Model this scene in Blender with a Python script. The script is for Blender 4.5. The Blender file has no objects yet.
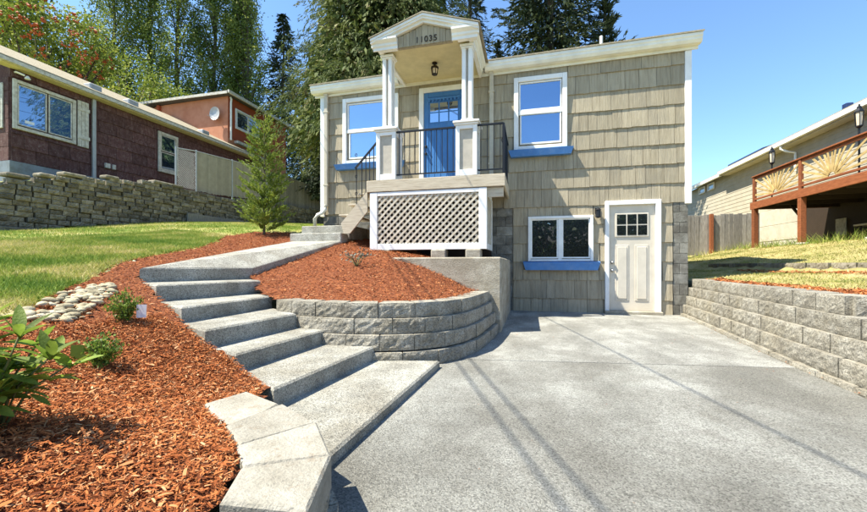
import bpy, math, random
import numpy as np
from mathutils import Vector, Matrix
random.seed(7); RNG = np.random.default_rng(11)
R = math.radians
S = bpy.context.scene
COL = S.collection

# ------------------------------------------------------------------ camera
cam = bpy.data.cameras.new('camera'); camo = bpy.data.objects.new('camera', cam); COL.objects.link(camo)
cam.sensor_width = 36; cam.lens = 36 * 385 / 867; cam.shift_y = 9 / 867
cam.clip_start = .05; cam.clip_end = 2000
camo.location = (0, 0, .97); camo.rotation_euler = (R(90), 0, R(14.07)); S.camera = camo
# ------------------------------------------------------------------ sky, sun, exposure
SUN = Vector((.52, .25, -1)).normalized()          # travel direction of the light
world = bpy.data.worlds.new('World'); S.world = world; world.use_nodes = True
wn = world.node_tree.nodes; wl = world.node_tree.links
sky = wn.new('ShaderNodeTexSky'); sky.sky_type = 'NISHITA'; sky.sun_disc = False
sky.sun_elevation = math.asin(-SUN.z); sky.sun_rotation = math.atan2(-SUN.x, -SUN.y)
sky.altitude = 100; sky.air_density = 1.0; sky.dust_density = .3; sky.ozone_density = 1.0
tint = wn.new('ShaderNodeMix'); tint.data_type = 'RGBA'; tint.blend_type = 'MULTIPLY'; tint.inputs[0].default_value = 1   # even tint: the photograph's clear saturated blue
tint.inputs[7].default_value = (.86, 1.05, 1.18, 1); wl.new(sky.outputs[0], tint.inputs[6])
wl.new(tint.outputs[2], wn['Background'].inputs[0]); wn['Background'].inputs[1].default_value = .112
sl = bpy.data.lights.new('sun', 'SUN'); sl.energy = 5.0; sl.angle = R(.32); sl.color = (1, .94, .79)
so = bpy.data.objects.new('sun', sl); COL.objects.link(so); so.rotation_euler = SUN.to_track_quat('-Z', 'Y').to_euler(); so.location = (-20, -8, 40)
S.view_settings.view_transform = 'Standard'; S.view_settings.look = 'None'; S.view_settings.gamma = 1
S.view_settings.exposure = 1.22; S.view_settings.use_curve_mapping = False
S.render.engine = 'CYCLES'; S.cycles.max_bounces = 6; S.cycles.transparent_max_bounces = 6

# ------------------------------------------------------------------ materials
MATS = {}
def ramp(nt, fac, stops):
    r = nt.nodes.new('ShaderNodeValToRGB'); e = r.color_ramp.elements
    e[0].position = stops[0][0]; e[0].color = (*stops[0][1], 1)
    e[1].position = stops[-1][0]; e[1].color = (*stops[-1][1], 1)
    for p, c in stops[1:-1]:
        n = e.new(p); n.color = (*c, 1)
    nt.links.new(fac, r.inputs[0]); return r.outputs[0]
def noise(nt, scale, detail=4, vec=None, rough=.6):
    n = nt.nodes.new('ShaderNodeTexNoise'); n.inputs['Scale'].default_value = scale; n.inputs['Detail'].default_value = detail
    n.inputs['Roughness'].default_value = rough
    if vec is not None: nt.links.new(vec, n.inputs['Vector'])
    return n.outputs[0]
def mixc(nt, fac, a, b, mode='MIX'):
    m = nt.nodes.new('ShaderNodeMix'); m.data_type = 'RGBA'; m.blend_type = mode
    for i, v in ((0, fac), (6, a), (7, b)):
        if hasattr(v, 'is_output'): nt.links.new(v, m.inputs[i])
        elif i == 0: m.inputs[0].default_value = v
        else: m.inputs[i].default_value = (*v, 1)
    return m.outputs[2]
def mul(nt, vec, s):
    m = nt.nodes.new('ShaderNodeVectorMath'); m.operation = 'MULTIPLY'; m.inputs[1].default_value = s; nt.links.new(vec, m.inputs[0]); return m.outputs[0]
def mat(name, stops, scale=6, rough=.8, bump=0, bscale=60, stretch=(1, 1, 1), bstretch=(1, 1, 1), spot=None, objvar=0, island=None, metal=0, spec=.3, trans=0, stain=None, detail=5, grit=None):
    """world-space procedural material: colour ramp over noise, per-piece brightness, optional speckle/stain and bump"""
    m = bpy.data.materials.new(name); m.use_nodes = True; nt = m.node_tree; b = nt.nodes['Principled BSDF']
    if isinstance(stops[0], float): stops = [(.3, tuple(v * .88 for v in stops)), (.7, tuple(min(1, v * 1.1) for v in stops))]
    geo = nt.nodes.new('ShaderNodeNewGeometry'); pos = geo.outputs['Position']
    if island:
        f = geo.outputs['Random Per Island']
        if island != 1:
            n = noise(nt, island, 3, pos)
            a = nt.nodes.new('ShaderNodeMath'); a.operation = 'MULTIPLY_ADD'; a.inputs[1].default_value = .45
            nt.links.new(f, a.inputs[0])
            c2 = nt.nodes.new('ShaderNodeMath'); c2.operation = 'MULTIPLY_ADD'; c2.inputs[1].default_value = 2.3; c2.inputs[2].default_value = -.9
            nt.links.new(n, c2.inputs[0]); nt.links.new(c2.outputs[0], a.inputs[2]); f = a.outputs[0]
        col = ramp(nt, f, stops)
    else:
        col = ramp(nt, noise(nt, scale, detail, mul(nt, pos, stretch)), stops)
    if stain:                                   # (scale, colour, lo, hi, amount)
        s = ramp(nt, noise(nt, stain[0], 6, pos, .65), [(stain[2], (0, 0, 0)), (stain[3], (stain[4],) * 3)])
        col = mixc(nt, s, col, stain[1])
    if spot:                                    # (scale, colour, lo, hi, amount)
        s = ramp(nt, noise(nt, spot[0], 3.5, pos, .75), [(spot[2], (0, 0, 0)), (spot[3], (spot[4],) * 3)])
        col = mixc(nt, s, col, spot[1])
    if grit:                                    # (scale, amount): every grain of the aggregate has its own tone
        vo = nt.nodes.new('ShaderNodeTexVoronoi'); vo.inputs['Scale'].default_value = grit[0]; nt.links.new(pos, vo.inputs['Vector'])
        sp_ = nt.nodes.new('ShaderNodeSeparateColor'); nt.links.new(vo.outputs['Color'], sp_.inputs[0])
        g = ramp(nt, sp_.outputs[0], [(0, (1 - grit[1],) * 3), (.35, (1 - grit[1] * .25,) * 3), (.8, (1 + grit[1] * .2,) * 3), (1, (1 + grit[1] * .7,) * 3)]); col = mixc(nt, 1.0, col, g, 'MULTIPLY')
    if objvar:
        oi = nt.nodes.new('ShaderNodeObjectInfo')
        v = ramp(nt, oi.outputs['Random'], [(0, (1 - objvar,) * 3), (1, (1 + objvar * .25,) * 3)])
        col = mixc(nt, 1.0, col, v, 'MULTIPLY')
    nt.links.new(col, b.inputs['Base Color'])
    b.inputs['Roughness'].default_value = rough; b.inputs['Metallic'].default_value = metal; b.inputs['Specular IOR Level'].default_value = spec
    if bump:
        bp = nt.nodes.new('ShaderNodeBump'); bp.inputs['Strength'].default_value = min(1, bump); bp.inputs['Distance'].default_value = .02
        nt.links.new(noise(nt, bscale, 4, mul(nt, pos, bstretch), .7), bp.inputs['Height']); nt.links.new(bp.outputs[0], b.inputs['Normal'])
    if trans:
        t = nt.nodes.new('ShaderNodeBsdfTranslucent'); nt.links.new(col, t.inputs[0])
        mx = nt.nodes.new('ShaderNodeMixShader'); mx.inputs[0].default_value = trans
        nt.links.new(b.outputs[0], mx.inputs[1]); nt.links.new(t.outputs[0], mx.inputs[2])
        nt.links.new(mx.outputs[0], nt.nodes['Material Output'].inputs[0])
    MATS[name] = m; return m
def glass(name, tint, refl, dark):
    m = bpy.data.materials.new(name); m.use_nodes = True; nt = m.node_tree
    g = nt.nodes.new('ShaderNodeBsdfGlossy'); g.inputs[0].default_value = (*tint, 1); g.inputs['Roughness'].default_value = .01
    d = nt.nodes['Principled BSDF']; d.inputs['Base Color'].default_value = (*dark, 1); d.inputs['Roughness'].default_value = .25
    x = nt.nodes.new('ShaderNodeMixShader'); x.inputs[0].default_value = refl
    geo = nt.nodes.new('ShaderNodeNewGeometry'); bp = nt.nodes.new('ShaderNodeBump'); bp.inputs['Strength'].default_value = .06; bp.inputs['Distance'].default_value = .02
    nt.links.new(noise(nt, 1.3, 1, geo.outputs['Position']), bp.inputs['Height']); nt.links.new(bp.outputs[0], g.inputs['Normal'])
    nt.links.new(d.outputs[0], x.inputs[1]); nt.links.new(g.outputs[0], x.inputs[2]); nt.links.new(x.outputs[0], nt.nodes['Material Output'].inputs[0])
    MATS[name] = m; return m
mat('shingle', [(.28, (.30, .25, .17)), (.5, (.405, .346, .243)), (.72, (.475, .412, .297))], 1.0, .85, .7, 1.0, (26, 26, 1.2), (75, 75, .8), objvar=.2, stain=(2.0, (.29, .26, .20), .48, .68, .5))
mat('white', (.80, .80, .78), 3, .45, .1, 30, stain=(2.5, (.6, .58, .5), .55, .8, .25))
mat('trimwhite', (.78, .775, .74), 3, .5, .1, 30)
mat('gutter', (.80, .785, .70), 4, .4)
mat('soffit', (.60, .52, .29), 5, .7, .15, 90)
mat('beige', (.52, .47, .37), 6, .5)
mat('blue', (.06, .195, .47), 4, .4, .2, 8, stretch=(8, 8, 1), bstretch=(12, 12, 1), stain=(6, (.10, .24, .48), .5, .7, .4))
mat('sillblue', (.075, .215, .50), 5, .5, .2, 40, stain=(7, (.16, .28, .50), .5, .68, .6))
mat('offdoor', (.62, .56, .46), 3, .4, .05, 30)
mat('panelpaint', (.47, .43, .36), 12, .8, .4, 250)
mat('black', (.012, .013, .016), 9, .4, .1, 80)
mat('bronze', (.05, .035, .02), 9, .4, metal=.5)
mat('metal', (.45, .44, .42), 9, .3, metal=.9)
mat('galv', (.42, .43, .43), 6, .5, metal=.3)
mat('deckwood', [(.3, (.38, .32, .23)), (.5, (.52, .45, .34)), (.7, (.60, .54, .42))], 3, .85, .4, 6, (1.2, 14, 14), (1.5, 40, 40))
mat('lattice', [(.3, (.52, .46, .35)), (.7, (.70, .63, .51))], 8, .85, .3, 60, objvar=.15)
mat('concrete', [(.34, (.29, .26, .20)), (.5, (.40, .365, .29)), (.66, (.48, .445, .365))], 3, .9, .5, 60, (1, 1, 2.5), spot=(9, (.26, .225, .165), .5, .64, .5), stain=(1.4, (.22, .185, .13), .44, .62, .6), grit=(120, .25))
mat('aggregate', [(.36, (.34, .325, .28)), (.5, (.45, .435, .375)), (.64, (.53, .515, .455))], 4, .9, 1, 100, spot=(7, (.30, .28, .235), .50, .66, .4), stain=(1.6, (.28, .245, .18), .46, .64, .55), grit=(140, .55))
mat('drive', [(.36, (.225, .22, .195)), (.5, (.335, .33, .295)), (.64, (.44, .435, .395))], 1.3, .92, 1, 110, (1, .7, 1), spot=(5, (.23, .22, .19), .50, .66, .45), stain=(.7, (.20, .19, .163), .44, .58, .6), detail=10, grit=(150, .5))
mat('drive2', [(.36, (.26, .256, .23)), (.5, (.365, .36, .325)), (.64, (.47, .465, .425))], 2.4, .92, 1, 110, (1, .5, 1), spot=(6, (.27, .26, .23), .50, .66, .45), stain=(1.3, (.225, .216, .19), .45, .60, .6), detail=10, grit=(150, .5))
mat('joint', (.20, .19, .165), 8, .95)
mat('block', [(.32, (.265, .24, .19)), (.5, (.385, .355, .29)), (.68, (.48, .45, .38))], 7, .93, 1, 45, spot=(55, (.17, .15, .115), .48, .64, .55), objvar=.18, stain=(2.2, (.30, .26, .18), .46, .64, .55), grit=(100, .4))
mat('paver', [(.34, (.29, .268, .218)), (.5, (.37, .345, .288)), (.66, (.435, .408, .348))], 5, .9, .6, 70, spot=(14, (.24, .18, .12), .56, .68, .5), objvar=.16, stain=(4, (.23, .205, .16), .48, .66, .5), grit=(150, .14))
mat('oldblock', [(.28, (.15, .125, .085)), (.5, (.285, .25, .185)), (.74, (.41, .37, .295))], 6, .95, 1, 30, spot=(9, (.10, .10, .045), .53, .68, .55), objvar=.5, stain=(3, (.2, .085, .04), .62, .75, .5))
mat('foundblock', [(.3, (.17, .16, .135)), (.5, (.25, .24, .205)), (.7, (.33, .32, .28))], 6, .95, .7, 60, objvar=.35, stain=(4, (.09, .08, .065), .46, .64, .7))
mat('soil', (.10, .055, .03), 8, .98, .5, 40)
mat('mulchbase', [(.3, (.09, .027, .011)), (.5, (.20, .06, .022)), (.7, (.30, .105, .04))], 30, .98, .9, 60)
mat('chips', [(0, (.09, .027, .011)), (.2, (.225, .066, .022)), (.5, (.36, .112, .036)), (.8, (.455, .165, .056)), (1, (.54, .31, .16))], island=1, rough=.95, spec=.1)
mat('lawnbase', [(.38, (.13, .20, .03)), (.48, (.24, .29, .055)), (.57, (.42, .38, .13)), (.66, (.58, .51, .28))], 1.1, .98, .9, 70, detail=9, spot=(26, (.09, .11, .02), .5, .62, .6))
mat('grass', [(0, (.11, .20, .026)), (.4, (.21, .29, .045)), (.66, (.36, .37, .085)), (1, (.60, .51, .24))], island=1.1, rough=.8, trans=.25)
mat('dryground', [(.30, (.20, .19, .06)), (.5, (.36, .31, .12)), (.7, (.48, .41, .20))], 1.1, .98, .9, 60, detail=8, spot=(24, (.15, .13, .05), .5, .62, .6))
mat('drygrass', [(0, (.14, .19, .035)), (.35, (.28, .28, .07)), (.68, (.46, .39, .15)), (1, (.58, .48, .23))], island=1.1, rough=.8, trans=.2)
mat('ground', [(.3, (.10, .12, .04)), (.7, (.22, .20, .09))], .5, .98)
mat('road', (.055, .055, .057), 4, .95, .4, 90)
mat('rock', [(.3, (.30, .25, .15)), (.5, (.46, .40, .26)), (.7, (.58, .53, .39))], 14, .9, .5, 40, objvar=.5)
mat('bark', [(.3, (.07, .052, .038)), (.7, (.16, .125, .095))], 9, .95, .9, 18, (1, 1, .25), (1, 1, .3))
mat('palebark', [(.3, (.16, .14, .11)), (.7, (.32, .29, .24))], 9, .95, .9, 18, (1, 1, .25), (1, 1, .3))
mat('poplar', [(0, (.06, .10, .02)), (.4, (.16, .215, .038)), (1, (.34, .37, .10))], island=.55, rough=.6, trans=.4)
mat('maple', [(0, (.10, .15, .022)), (.5, (.22, .28, .04)), (1, (.38, .40, .085))], island=.7, rough=.6, trans=.35)
mat('darkleaf', [(0, (.02, .045, .014)), (1, (.06, .095, .03))], island=1, rough=.5, trans=.2)
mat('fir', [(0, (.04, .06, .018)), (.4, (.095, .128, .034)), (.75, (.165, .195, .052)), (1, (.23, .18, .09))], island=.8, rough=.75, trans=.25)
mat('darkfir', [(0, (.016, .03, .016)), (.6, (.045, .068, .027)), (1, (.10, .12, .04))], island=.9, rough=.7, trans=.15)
mat('cedar', [(0, (.09, .14, .022)), (.5, (.20, .27, .04)), (1, (.36, .41, .09))], island=5, rough=.6, trans=.35)
mat('box', [(0, (.06, .12, .018)), (.5, (.14, .23, .03)), (1, (.26, .34, .06))], island=1, rough=.5, trans=.3)
mat('rhodo', [(.3, (.16, .27, .03)), (.7, (.36, .47, .085))], 14, .5, .3, 120, objvar=.5, trans=.42, spec=.25)
mat('stem', (.12, .13, .05), 20, .7)
mat('greyleaf', [(0, (.10, .10, .08)), (1, (.24, .24, .19))], island=1, rough=.8)
mat('berry', (.40, .085, .02), 20, .6)
mat('maroon', [(.3, (.085, .038, .034)), (.5, (.125, .058, .052)), (.72, (.18, .105, .095))], 5, .9, .7, 40, (2, 2, 1), objvar=.3, spot=(16, (.30, .24, .22), .56, .68, .55))
mat('oldwhite', [(.3, (.40, .36, .29)), (.6, (.62, .59, .52))], 10, .8, .4, 40)
mat('tarpblue', (.22, .25, .29), 4, .8, .4, 30, stain=(3, (.13, .12, .11), .45, .65, .6))
mat('tanroof', [(.3, (.26, .22, .15)), (.7, (.40, .35, .25))], 10, .95, .6, 60)
mat('orange', [(.3, (.42, .165, .09)), (.7, (.56, .26, .155))], 1.5, .9, .2, 60)
mat('redorange', (.34, .075, .03), 2, .85, .2, 40)
mat('fencegrey', [(.3, (.22, .20, .17)), (.7, (.40, .375, .33))], 5, .9, .4, 20, (8, 8, 1), (20, 20, 1), objvar=.35)
mat('vinylslat', (.34, .31, .245), 5, .7, objvar=.15)
mat('siding', [(.3, (.43, .385, .295)), (.7, (.53, .48, .38))], 2, .7, .15, 30)
mat('redwood', [(.3, (.21, .065, .025)), (.7, (.35, .12, .048))], 5, .75, .3, 10, (4, 1, 4), (12, 2, 12), objvar=.25)
mat('raywood', [(.3, (.44, .30, .11)), (.7, (.66, .50, .24))], 6, .7, .2, 20, objvar=.25)
mat('darkroof', (.09, .085, .08), 6, .95, .5, 60)
mat('solarblue', (.03, .05, .13), 4, .2)
mat('panelconc', [(.3, (.47, .43, .35)), (.7, (.60, .56, .47))], 3, .9, .3, 30, objvar=.1)
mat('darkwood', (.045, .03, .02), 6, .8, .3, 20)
mat('lampglass', (.75, .62, .45), 6, .2)
mat('tagwhite', (.75, .77, .80), 6, .4)
mat('tagblue', (.08, .25, .6), 6, .4)
mat('rubber', (.02, .02, .022), 6, .6)
glass('paneblue', (.62, .76, .92), .62, (.02, .05, .12))
glass('paneskypaint', (.6, .75, .95), .34, (.02, .085, .26))  # blue base colour stands in for sky mirrored in the pane
glass('panedeep', (.34, .46, .62), .68, (.012, .035, .10))
glass('panedark', (.75, .78, .8), .30, (.006, .007, .007))

# ------------------------------------------------------------------ mesh helpers
WO = {}                                              # world origin of every object
def link(o, parent, org):
    COL.objects.link(o); WO[o.name] = Vector(org)
    if parent: o.parent = parent; o.location = Vector(org) - WO[parent.name]
    else: o.location = org
    return o
def tag(o, label, cat, group=None):
    o['label'] = label; o['category'] = cat
    if group: o['group'] = group
    return o
def thing(name, loc, label, cat, group=None):
    o = bpy.data.objects.new(name, None); o.empty_display_size = .2; link(o, None, loc); return tag(o, label, cat, group)
class MB:
    def __init__(s): s.v = []; s.f = []
    def add(s, vs, fs):
        n = len(s.v); s.v += [tuple(p) for p in vs]; s.f += [tuple(i + n for i in f) for f in fs]; return s
    def box(s, x0, x1, y0, y1, z0, z1, c=0):
        if not c:
            return s.add([(x, y, z) for x in (x0, x1) for y in (y0, y1) for z in (z0, z1)],
                         [(0, 1, 3, 2), (4, 6, 7, 5), (0, 4, 5, 1), (2, 3, 7, 6), (0, 2, 6, 4), (1, 5, 7, 3)])
        X = (x0, x1); Y = (y0, y1); Z = (z0, z1); vs = []; ix = {}
        c = min(c, abs(x1 - x0) * .45, abs(y1 - y0) * .45, abs(z1 - z0) * .45)
        for i in (0, 1):
            for j in (0, 1):
                for k in (0, 1):
                    sx, sy, sz = (c, -c)[i], (c, -c)[j], (c, -c)[k]
                    for a in range(3):
                        p = [X[i] + (sx if a != 0 else 0), Y[j] + (sy if a != 1 else 0), Z[k] + (sz if a != 2 else 0)]
                        ix[i, j, k, a] = len(vs); vs.append(p)
        fs = []
        for a in range(3):
            b, d = [q for q in range(3) if q != a]
            for e in (0, 1):
                def key(u, v):
                    q = [0, 0, 0]; q[a] = e; q[b] = u; q[d] = v; return (*q, a)
                fs.append([ix[key(0, 0)], ix[key(1, 0)], ix[key(1, 1)], ix[key(0, 1)]])
        for a in range(3):                           # chamfer strips along axis a
            b, d = [q for q in range(3) if q != a]
            for u in (0, 1):
                for v in (0, 1):
                    def k2(e, ax):
                        q = [0, 0, 0]; q[a] = e; q[b] = u; q[d] = v; return ix[(*q, ax)]
                    fs.append([k2(0, b), k2(1, b), k2(1, d), k2(0, d)])
        for i in (0, 1):
            for j in (0, 1):
                for k in (0, 1): fs.append([ix[i, j, k, 0], ix[i, j, k, 1], ix[i, j, k, 2]])
        return s.add(vs, fs)
    def prism(s, poly, z0, z1, bev=0):
        n = len(poly); P = [Vector((p[0], p[1])) for p in poly]
        z0s = z0 if hasattr(z0, '__len__') else [z0] * n; z1s = z1 if hasattr(z1, '__len__') else [z1] * n
        rings = [[(P[i].x, P[i].y, z0s[i]) for i in range(n)]]
        if bev:
            rings.append([(P[i].x, P[i].y, z1s[i] - bev) for i in range(n)])
            ins = []
            ar = sum(P[i].x * P[(i + 1) % n].y - P[(i + 1) % n].x * P[i].y for i in range(n))
            sg = 1 if ar > 0 else -1
            for i in range(n):
                a = (P[i] - P[i - 1]).normalized(); b = (P[(i + 1) % n] - P[i]).normalized()
                na = Vector((-a.y, a.x)) * sg; nb = Vector((-b.y, b.x)) * sg
                d = (na + nb); d = d / max(.3, d.dot(na)); ins.append(P[i] + d * bev)
            rings.append([(ins[i].x, ins[i].y, z1s[i]) for i in range(n)])
        else: rings.append([(P[i].x, P[i].y, z1s[i]) for i in range(n)])
        vs = [p for r in rings for p in r]; fs = [list(range(n))[::-1], [len(vs) - n + i for i in range(n)]]
        for r in range(len(rings) - 1):
            for i in range(n): j = (i + 1) % n; fs.append([r * n + i, r * n + j, (r + 1) * n + j, (r + 1) * n + i])
        return s.add(vs, fs)
    def extr(s, prof, axis, a0, a1):
        """extrude a 2-D profile: axis 'x' -> (y,z) profile, 'y' -> (x,z) profile"""
        n = len(prof); f = (lambda a, p: (a, p[0], p[1])) if axis == 'x' else (lambda a, p: (p[0], a, p[1]))
        vs = [f(a0, p) for p in prof] + [f(a1, p) for p in prof]
        fs = [list(range(n)), list(range(n, 2 * n))[::-1]] + [[i, (i + 1) % n, n + (i + 1) % n, n + i] for i in range(n)]
        return s.add(vs, fs)
    def bar(s, a, b, w, d, up=(0, 0, 1)):
        """rectangular bar from a to b, w across, d along 'up'"""
        a = Vector(a); b = Vector(b); t = (b - a).normalized(); u = Vector(up); x = t.cross(u)
        if x.length < 1e-4: x = t.cross(Vector((1, 0, 0)))
        x.normalize(); y = x.cross(t).normalized(); vs = []
        for p in (a, b):
            for i, j in ((-1, -1), (1, -1), (1, 1), (-1, 1)): vs.append(p + x * i * w / 2 + y * j * d / 2)
        return s.add(vs, [(0, 3, 2, 1), (4, 5, 6, 7)] + [(i, (i + 1) % 4, 4 + (i + 1) % 4, 4 + i) for i in range(4)])
    def tube(s, pts, r, n=8):
        pts = [Vector(p) for p in pts]; rs = r if hasattr(r, '__len__') else [r] * len(pts); vs = []; fs = []
        ref = Vector((.3, .2, .93))
        for i, p in enumerate(pts):
            t = (pts[min(i + 1, len(pts) - 1)] - pts[max(i - 1, 0)]).normalized(); x = t.cross(ref)
            if x.length < .05: x = t.cross(Vector((1, 0, 0)))
            x.normalize(); y = t.cross(x)
            for k in range(n): a = 2 * math.pi * k / n; vs.append(p + (x * math.cos(a) + y * math.sin(a)) * rs[i])
        for i in range(len(pts) - 1):
            for k in range(n): fs.append((i * n + k, i * n + (k + 1) % n, (i + 1) * n + (k + 1) % n, (i + 1) * n + k))
        fs.append(tuple(range(n))[::-1]); fs.append(tuple(range(len(vs) - n, len(vs)))); return s.add(vs, fs)
    def lathe(s, prof, c, n=16):
        vs = []; fs = []
        for r, z in prof:
            for k in range(n): a = 2 * math.pi * k / n; vs.append((c[0] + r * math.cos(a), c[1] + r * math.sin(a), c[2] + z))
        for i in range(len(prof) - 1):
            for k in range(n): fs.append((i * n + k, i * n + (k + 1) % n, (i + 1) * n + (k + 1) % n, (i + 1) * n + k))
        fs.append(tuple(range(n))[::-1]); fs.append(tuple(range(len(vs) - n, len(vs)))); return s.add(vs, fs)
    def build(s, name, m, parent=None, smooth=False, kind=None, org=None):
        A = np.array(s.v); lo = A.min(0); hi = A.max(0)
        o3 = Vector(org) if org is not None else Vector(((lo[0] + hi[0]) / 2, (lo[1] + hi[1]) / 2, lo[2]))
        me = bpy.data.meshes.new(name); me.from_pydata((A - np.array(o3)).tolist(), [], s.f); me.validate()
        import bmesh
        bm = bmesh.new(); bm.from_mesh(me); bmesh.ops.recalc_face_normals(bm, faces=bm.faces); bm.to_mesh(me); bm.free()
        me.materials.append(MATS[m])
        if smooth: me.polygons.foreach_set('use_smooth', [True] * len(me.polygons))
        o = bpy.data.objects.new(name, me); link(o, parent, o3)
        if kind: o['kind'] = kind
        return o
def piece(name, me, loc, parent=None, scale=(1, 1, 1), rot=None):
    o = bpy.data.objects.new(name, me); link(o, parent, loc); o.scale = scale
    if rot is not None: o.rotation_euler = rot
    return o
def rawmesh(name, V, Fq, m, parent=None, kind=None, smooth=False, org=(0, 0, 0)):
    """fast mesh from arrays; Fq is (n,3) or (n,4)"""
    V = np.asarray(V, np.float32) - np.array(org, np.float32); Fq = np.asarray(Fq, np.int32); k = Fq.shape[1]
    me = bpy.data.meshes.new(name); me.vertices.add(len(V)); me.vertices.foreach_set('co', V.ravel())
    me.loops.add(Fq.size); me.loops.foreach_set('vertex_index', Fq.ravel())
    me.polygons.add(len(Fq)); me.polygons.foreach_set('loop_start', np.arange(0, Fq.size, k, dtype=np.int32))
    me.update(calc_edges=True); me.validate(); me.materials.append(MATS[m])
    if smooth: me.polygons.foreach_set('use_smooth', [True] * len(me.polygons))
    o = bpy.data.objects.new(name, me); link(o, parent, org)
    if kind: o['kind'] = kind
    return o
def unit(a): return a / np.maximum(1e-9, np.linalg.norm(a, axis=-1, keepdims=True))
def leaves(C, D, L, W, bend=.25):
    """diamond leaves: centres C, directions D, lengths L, widths W -> V, F"""
    n = len(C); D = unit(D); r = unit(RNG.normal(size=(n, 3))); X = unit(np.cross(D, r)); N = np.cross(X, D)
    L = np.broadcast_to(L, n)[:, None]; W = np.broadcast_to(W, n)[:, None]
    V = np.stack([C - D * L / 2, C + X * W / 2 + N * W * bend, C + D * L / 2, C - X * W / 2 + N * W * bend], 1).reshape(-1, 3)
    return V, np.arange(4 * n).reshape(-1, 4)
def inpoly(x, y, poly):
    ins = np.zeros(np.shape(x), bool); n = len(poly)
    for i in range(n):
        x0, y0 = poly[i]; x1, y1 = poly[(i + 1) % n]
        c = ((y0 > y) != (y1 > y)) & (x < (x1 - x0) * (y - y0) / ((y1 - y0) or 1e-9) + x0); ins ^= c
    return ins

# ------------------------------------------------------------------ terrain
CPL = [(-.75,1.15,.27),(-1.05,1.45,.25),(-1.35,1.6,.235),(-1.7,1.9,.215),(-2.1,2.2,.30),(-2.5,2.35,.43),(-3.0,2.6,.57),(-3.6,2.9,.72),(-4.25,3.25,.86),(-4.4,4.2,1.05),(-4.65,5.5,1.25),(-4.9,7,1.48),(-5.0,8.3,1.83),(-5.2,9,1.9),
(-.9,.6,.3),(-1.3,.5,.36),(-1.57,.89,.38),(-2.2,.8,.46),(-3.73,1.95,.69),(-3,1,.55),(-5,1,.72),(-8,2,1.1),(-13,6.78,1.85),(-13,3,1.5),(-13,0,1.2),(-8,-3,.6),(-3,-3,.3),(-13,11.1,2.52),(-13,13.4,2.77),(-13,21.2,3.37),(-13,30,3.6),(-6,12,2.2),(-6,20,3.0),(-6.,30,3.5),(-8,6,1.6),(-8,9,2.05),(-13,-5,.9)]
CPR = [(-.7,4.8,.57),(-.8,4.2,.57),(-1.0,3.88,.57),(-1.3,3.7,.57),(-1.65,3.62,.57),(-2.0,3.6,.57),(-2.4,3.66,.58),(-2.7,3.8,.6),(-1.97,5.5,1.05),(-1.5,5.5,.92),(-1.0,5.5,.7),(-.75,5.4,.58),(-3.6,4.7,.86),(-3.65,5.8,1.12),(-3.6,6.9,1.38),(-3.0,7.0,1.28),(-2.5,6.8,1.22),(-2.0,6.2,1.12),(-3.25,4.2,.73),(-3,5.5,1.05),(-2,4.5,.76),(-2,8.3,1.15),(-1,8,1.05),(-3.4,8.3,1.6)]
def fit(cp, lam=.02):
    P = np.array(cp); n = len(P); d = np.hypot(P[:, None, 0] - P[None, :, 0], P[:, None, 1] - P[None, :, 1])
    K = np.where(d > 0, d * d * np.log(d + 1e-12), 0) + lam * np.eye(n); Q = np.c_[np.ones(n), P[:, :2]]
    return P, np.linalg.solve(np.block([[K, Q], [Q.T, np.zeros((3, 3))]]), np.r_[P[:, 2], 0, 0, 0])
def ev(m, x, y):
    P, w = m; x = np.asarray(x, float); y = np.asarray(y, float); d = np.hypot(x[..., None] - P[:, 0], y[..., None] - P[:, 1])
    return (np.where(d > 0, d * d * np.log(d + 1e-12), 0) @ w[:len(P)]) + w[-3] + w[-2] * x + w[-1] * y
TL = fit(CPL); TR = fit(CPR)
def zl(x, y): return ev(TL, x, y)
def zr(x, y): return ev(TR, x, y)
def zright(x, y):
    x = np.asarray(x, float); y = np.asarray(y, float)
    z = np.interp(x, [2.5, 3.2, 4.92, 5.0, 7.6, 12, 40], [.68, .70, .86, 1.0, 1.58, 1.75, 2.2])
    low = np.interp(y, [4.05, 4.19], [1, 0]) * np.interp(x, [3.6, 4.4], [1, 0])
    return z - .165 * low + .012 * np.sin(x * 3.1 + y * 1.7)
def sheet(name, zf, x0, x1, y0, y1, st, m, poly=None, hole=None, jit=0):
    xs = np.arange(x0, x1 + st / 2, st); ys = np.arange(y0, y1 + st / 2, st); X, Y = np.meshgrid(xs, ys, indexing='ij')
    Z = zf(X, Y) + RNG.normal(size=X.shape) * jit; nx, ny = X.shape; idx = np.arange(nx * ny).reshape(nx, ny)
    q = np.stack([idx[:-1, :-1], idx[1:, :-1], idx[1:, 1:], idx[:-1, 1:]], -1).reshape(-1, 4)
    cx = (X[:-1, :-1] + st / 2).ravel(); cy = (Y[:-1, :-1] + st / 2).ravel(); k = np.ones(len(q), bool)
    if poly: k &= inpoly(cx, cy, poly)
    if hole:
        for h in hole: k &= ~inpoly(cx, cy, h)
    q = q[k]; used = np.unique(q); mp = -np.ones(nx * ny, int); mp[used] = np.arange(len(used))
    V = np.stack([X, Y, Z], -1).reshape(-1, 3)[used]
    o = rawmesh(name, V, mp[q], m, kind='structure', smooth=True); return o
def scatter(poly, n, hole=None):
    P = np.array(poly); out = []; c = 0
    while c < n:
        p = RNG.uniform(P.min(0), P.max(0), (n * 2, 2)); k = inpoly(p[:, 0], p[:, 1], poly)
        for h in hole or []: k &= ~inpoly(p[:, 0], p[:, 1], h)
        out.append(p[k]); c += k.sum()
    return np.concatenate(out)[:n]

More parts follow.
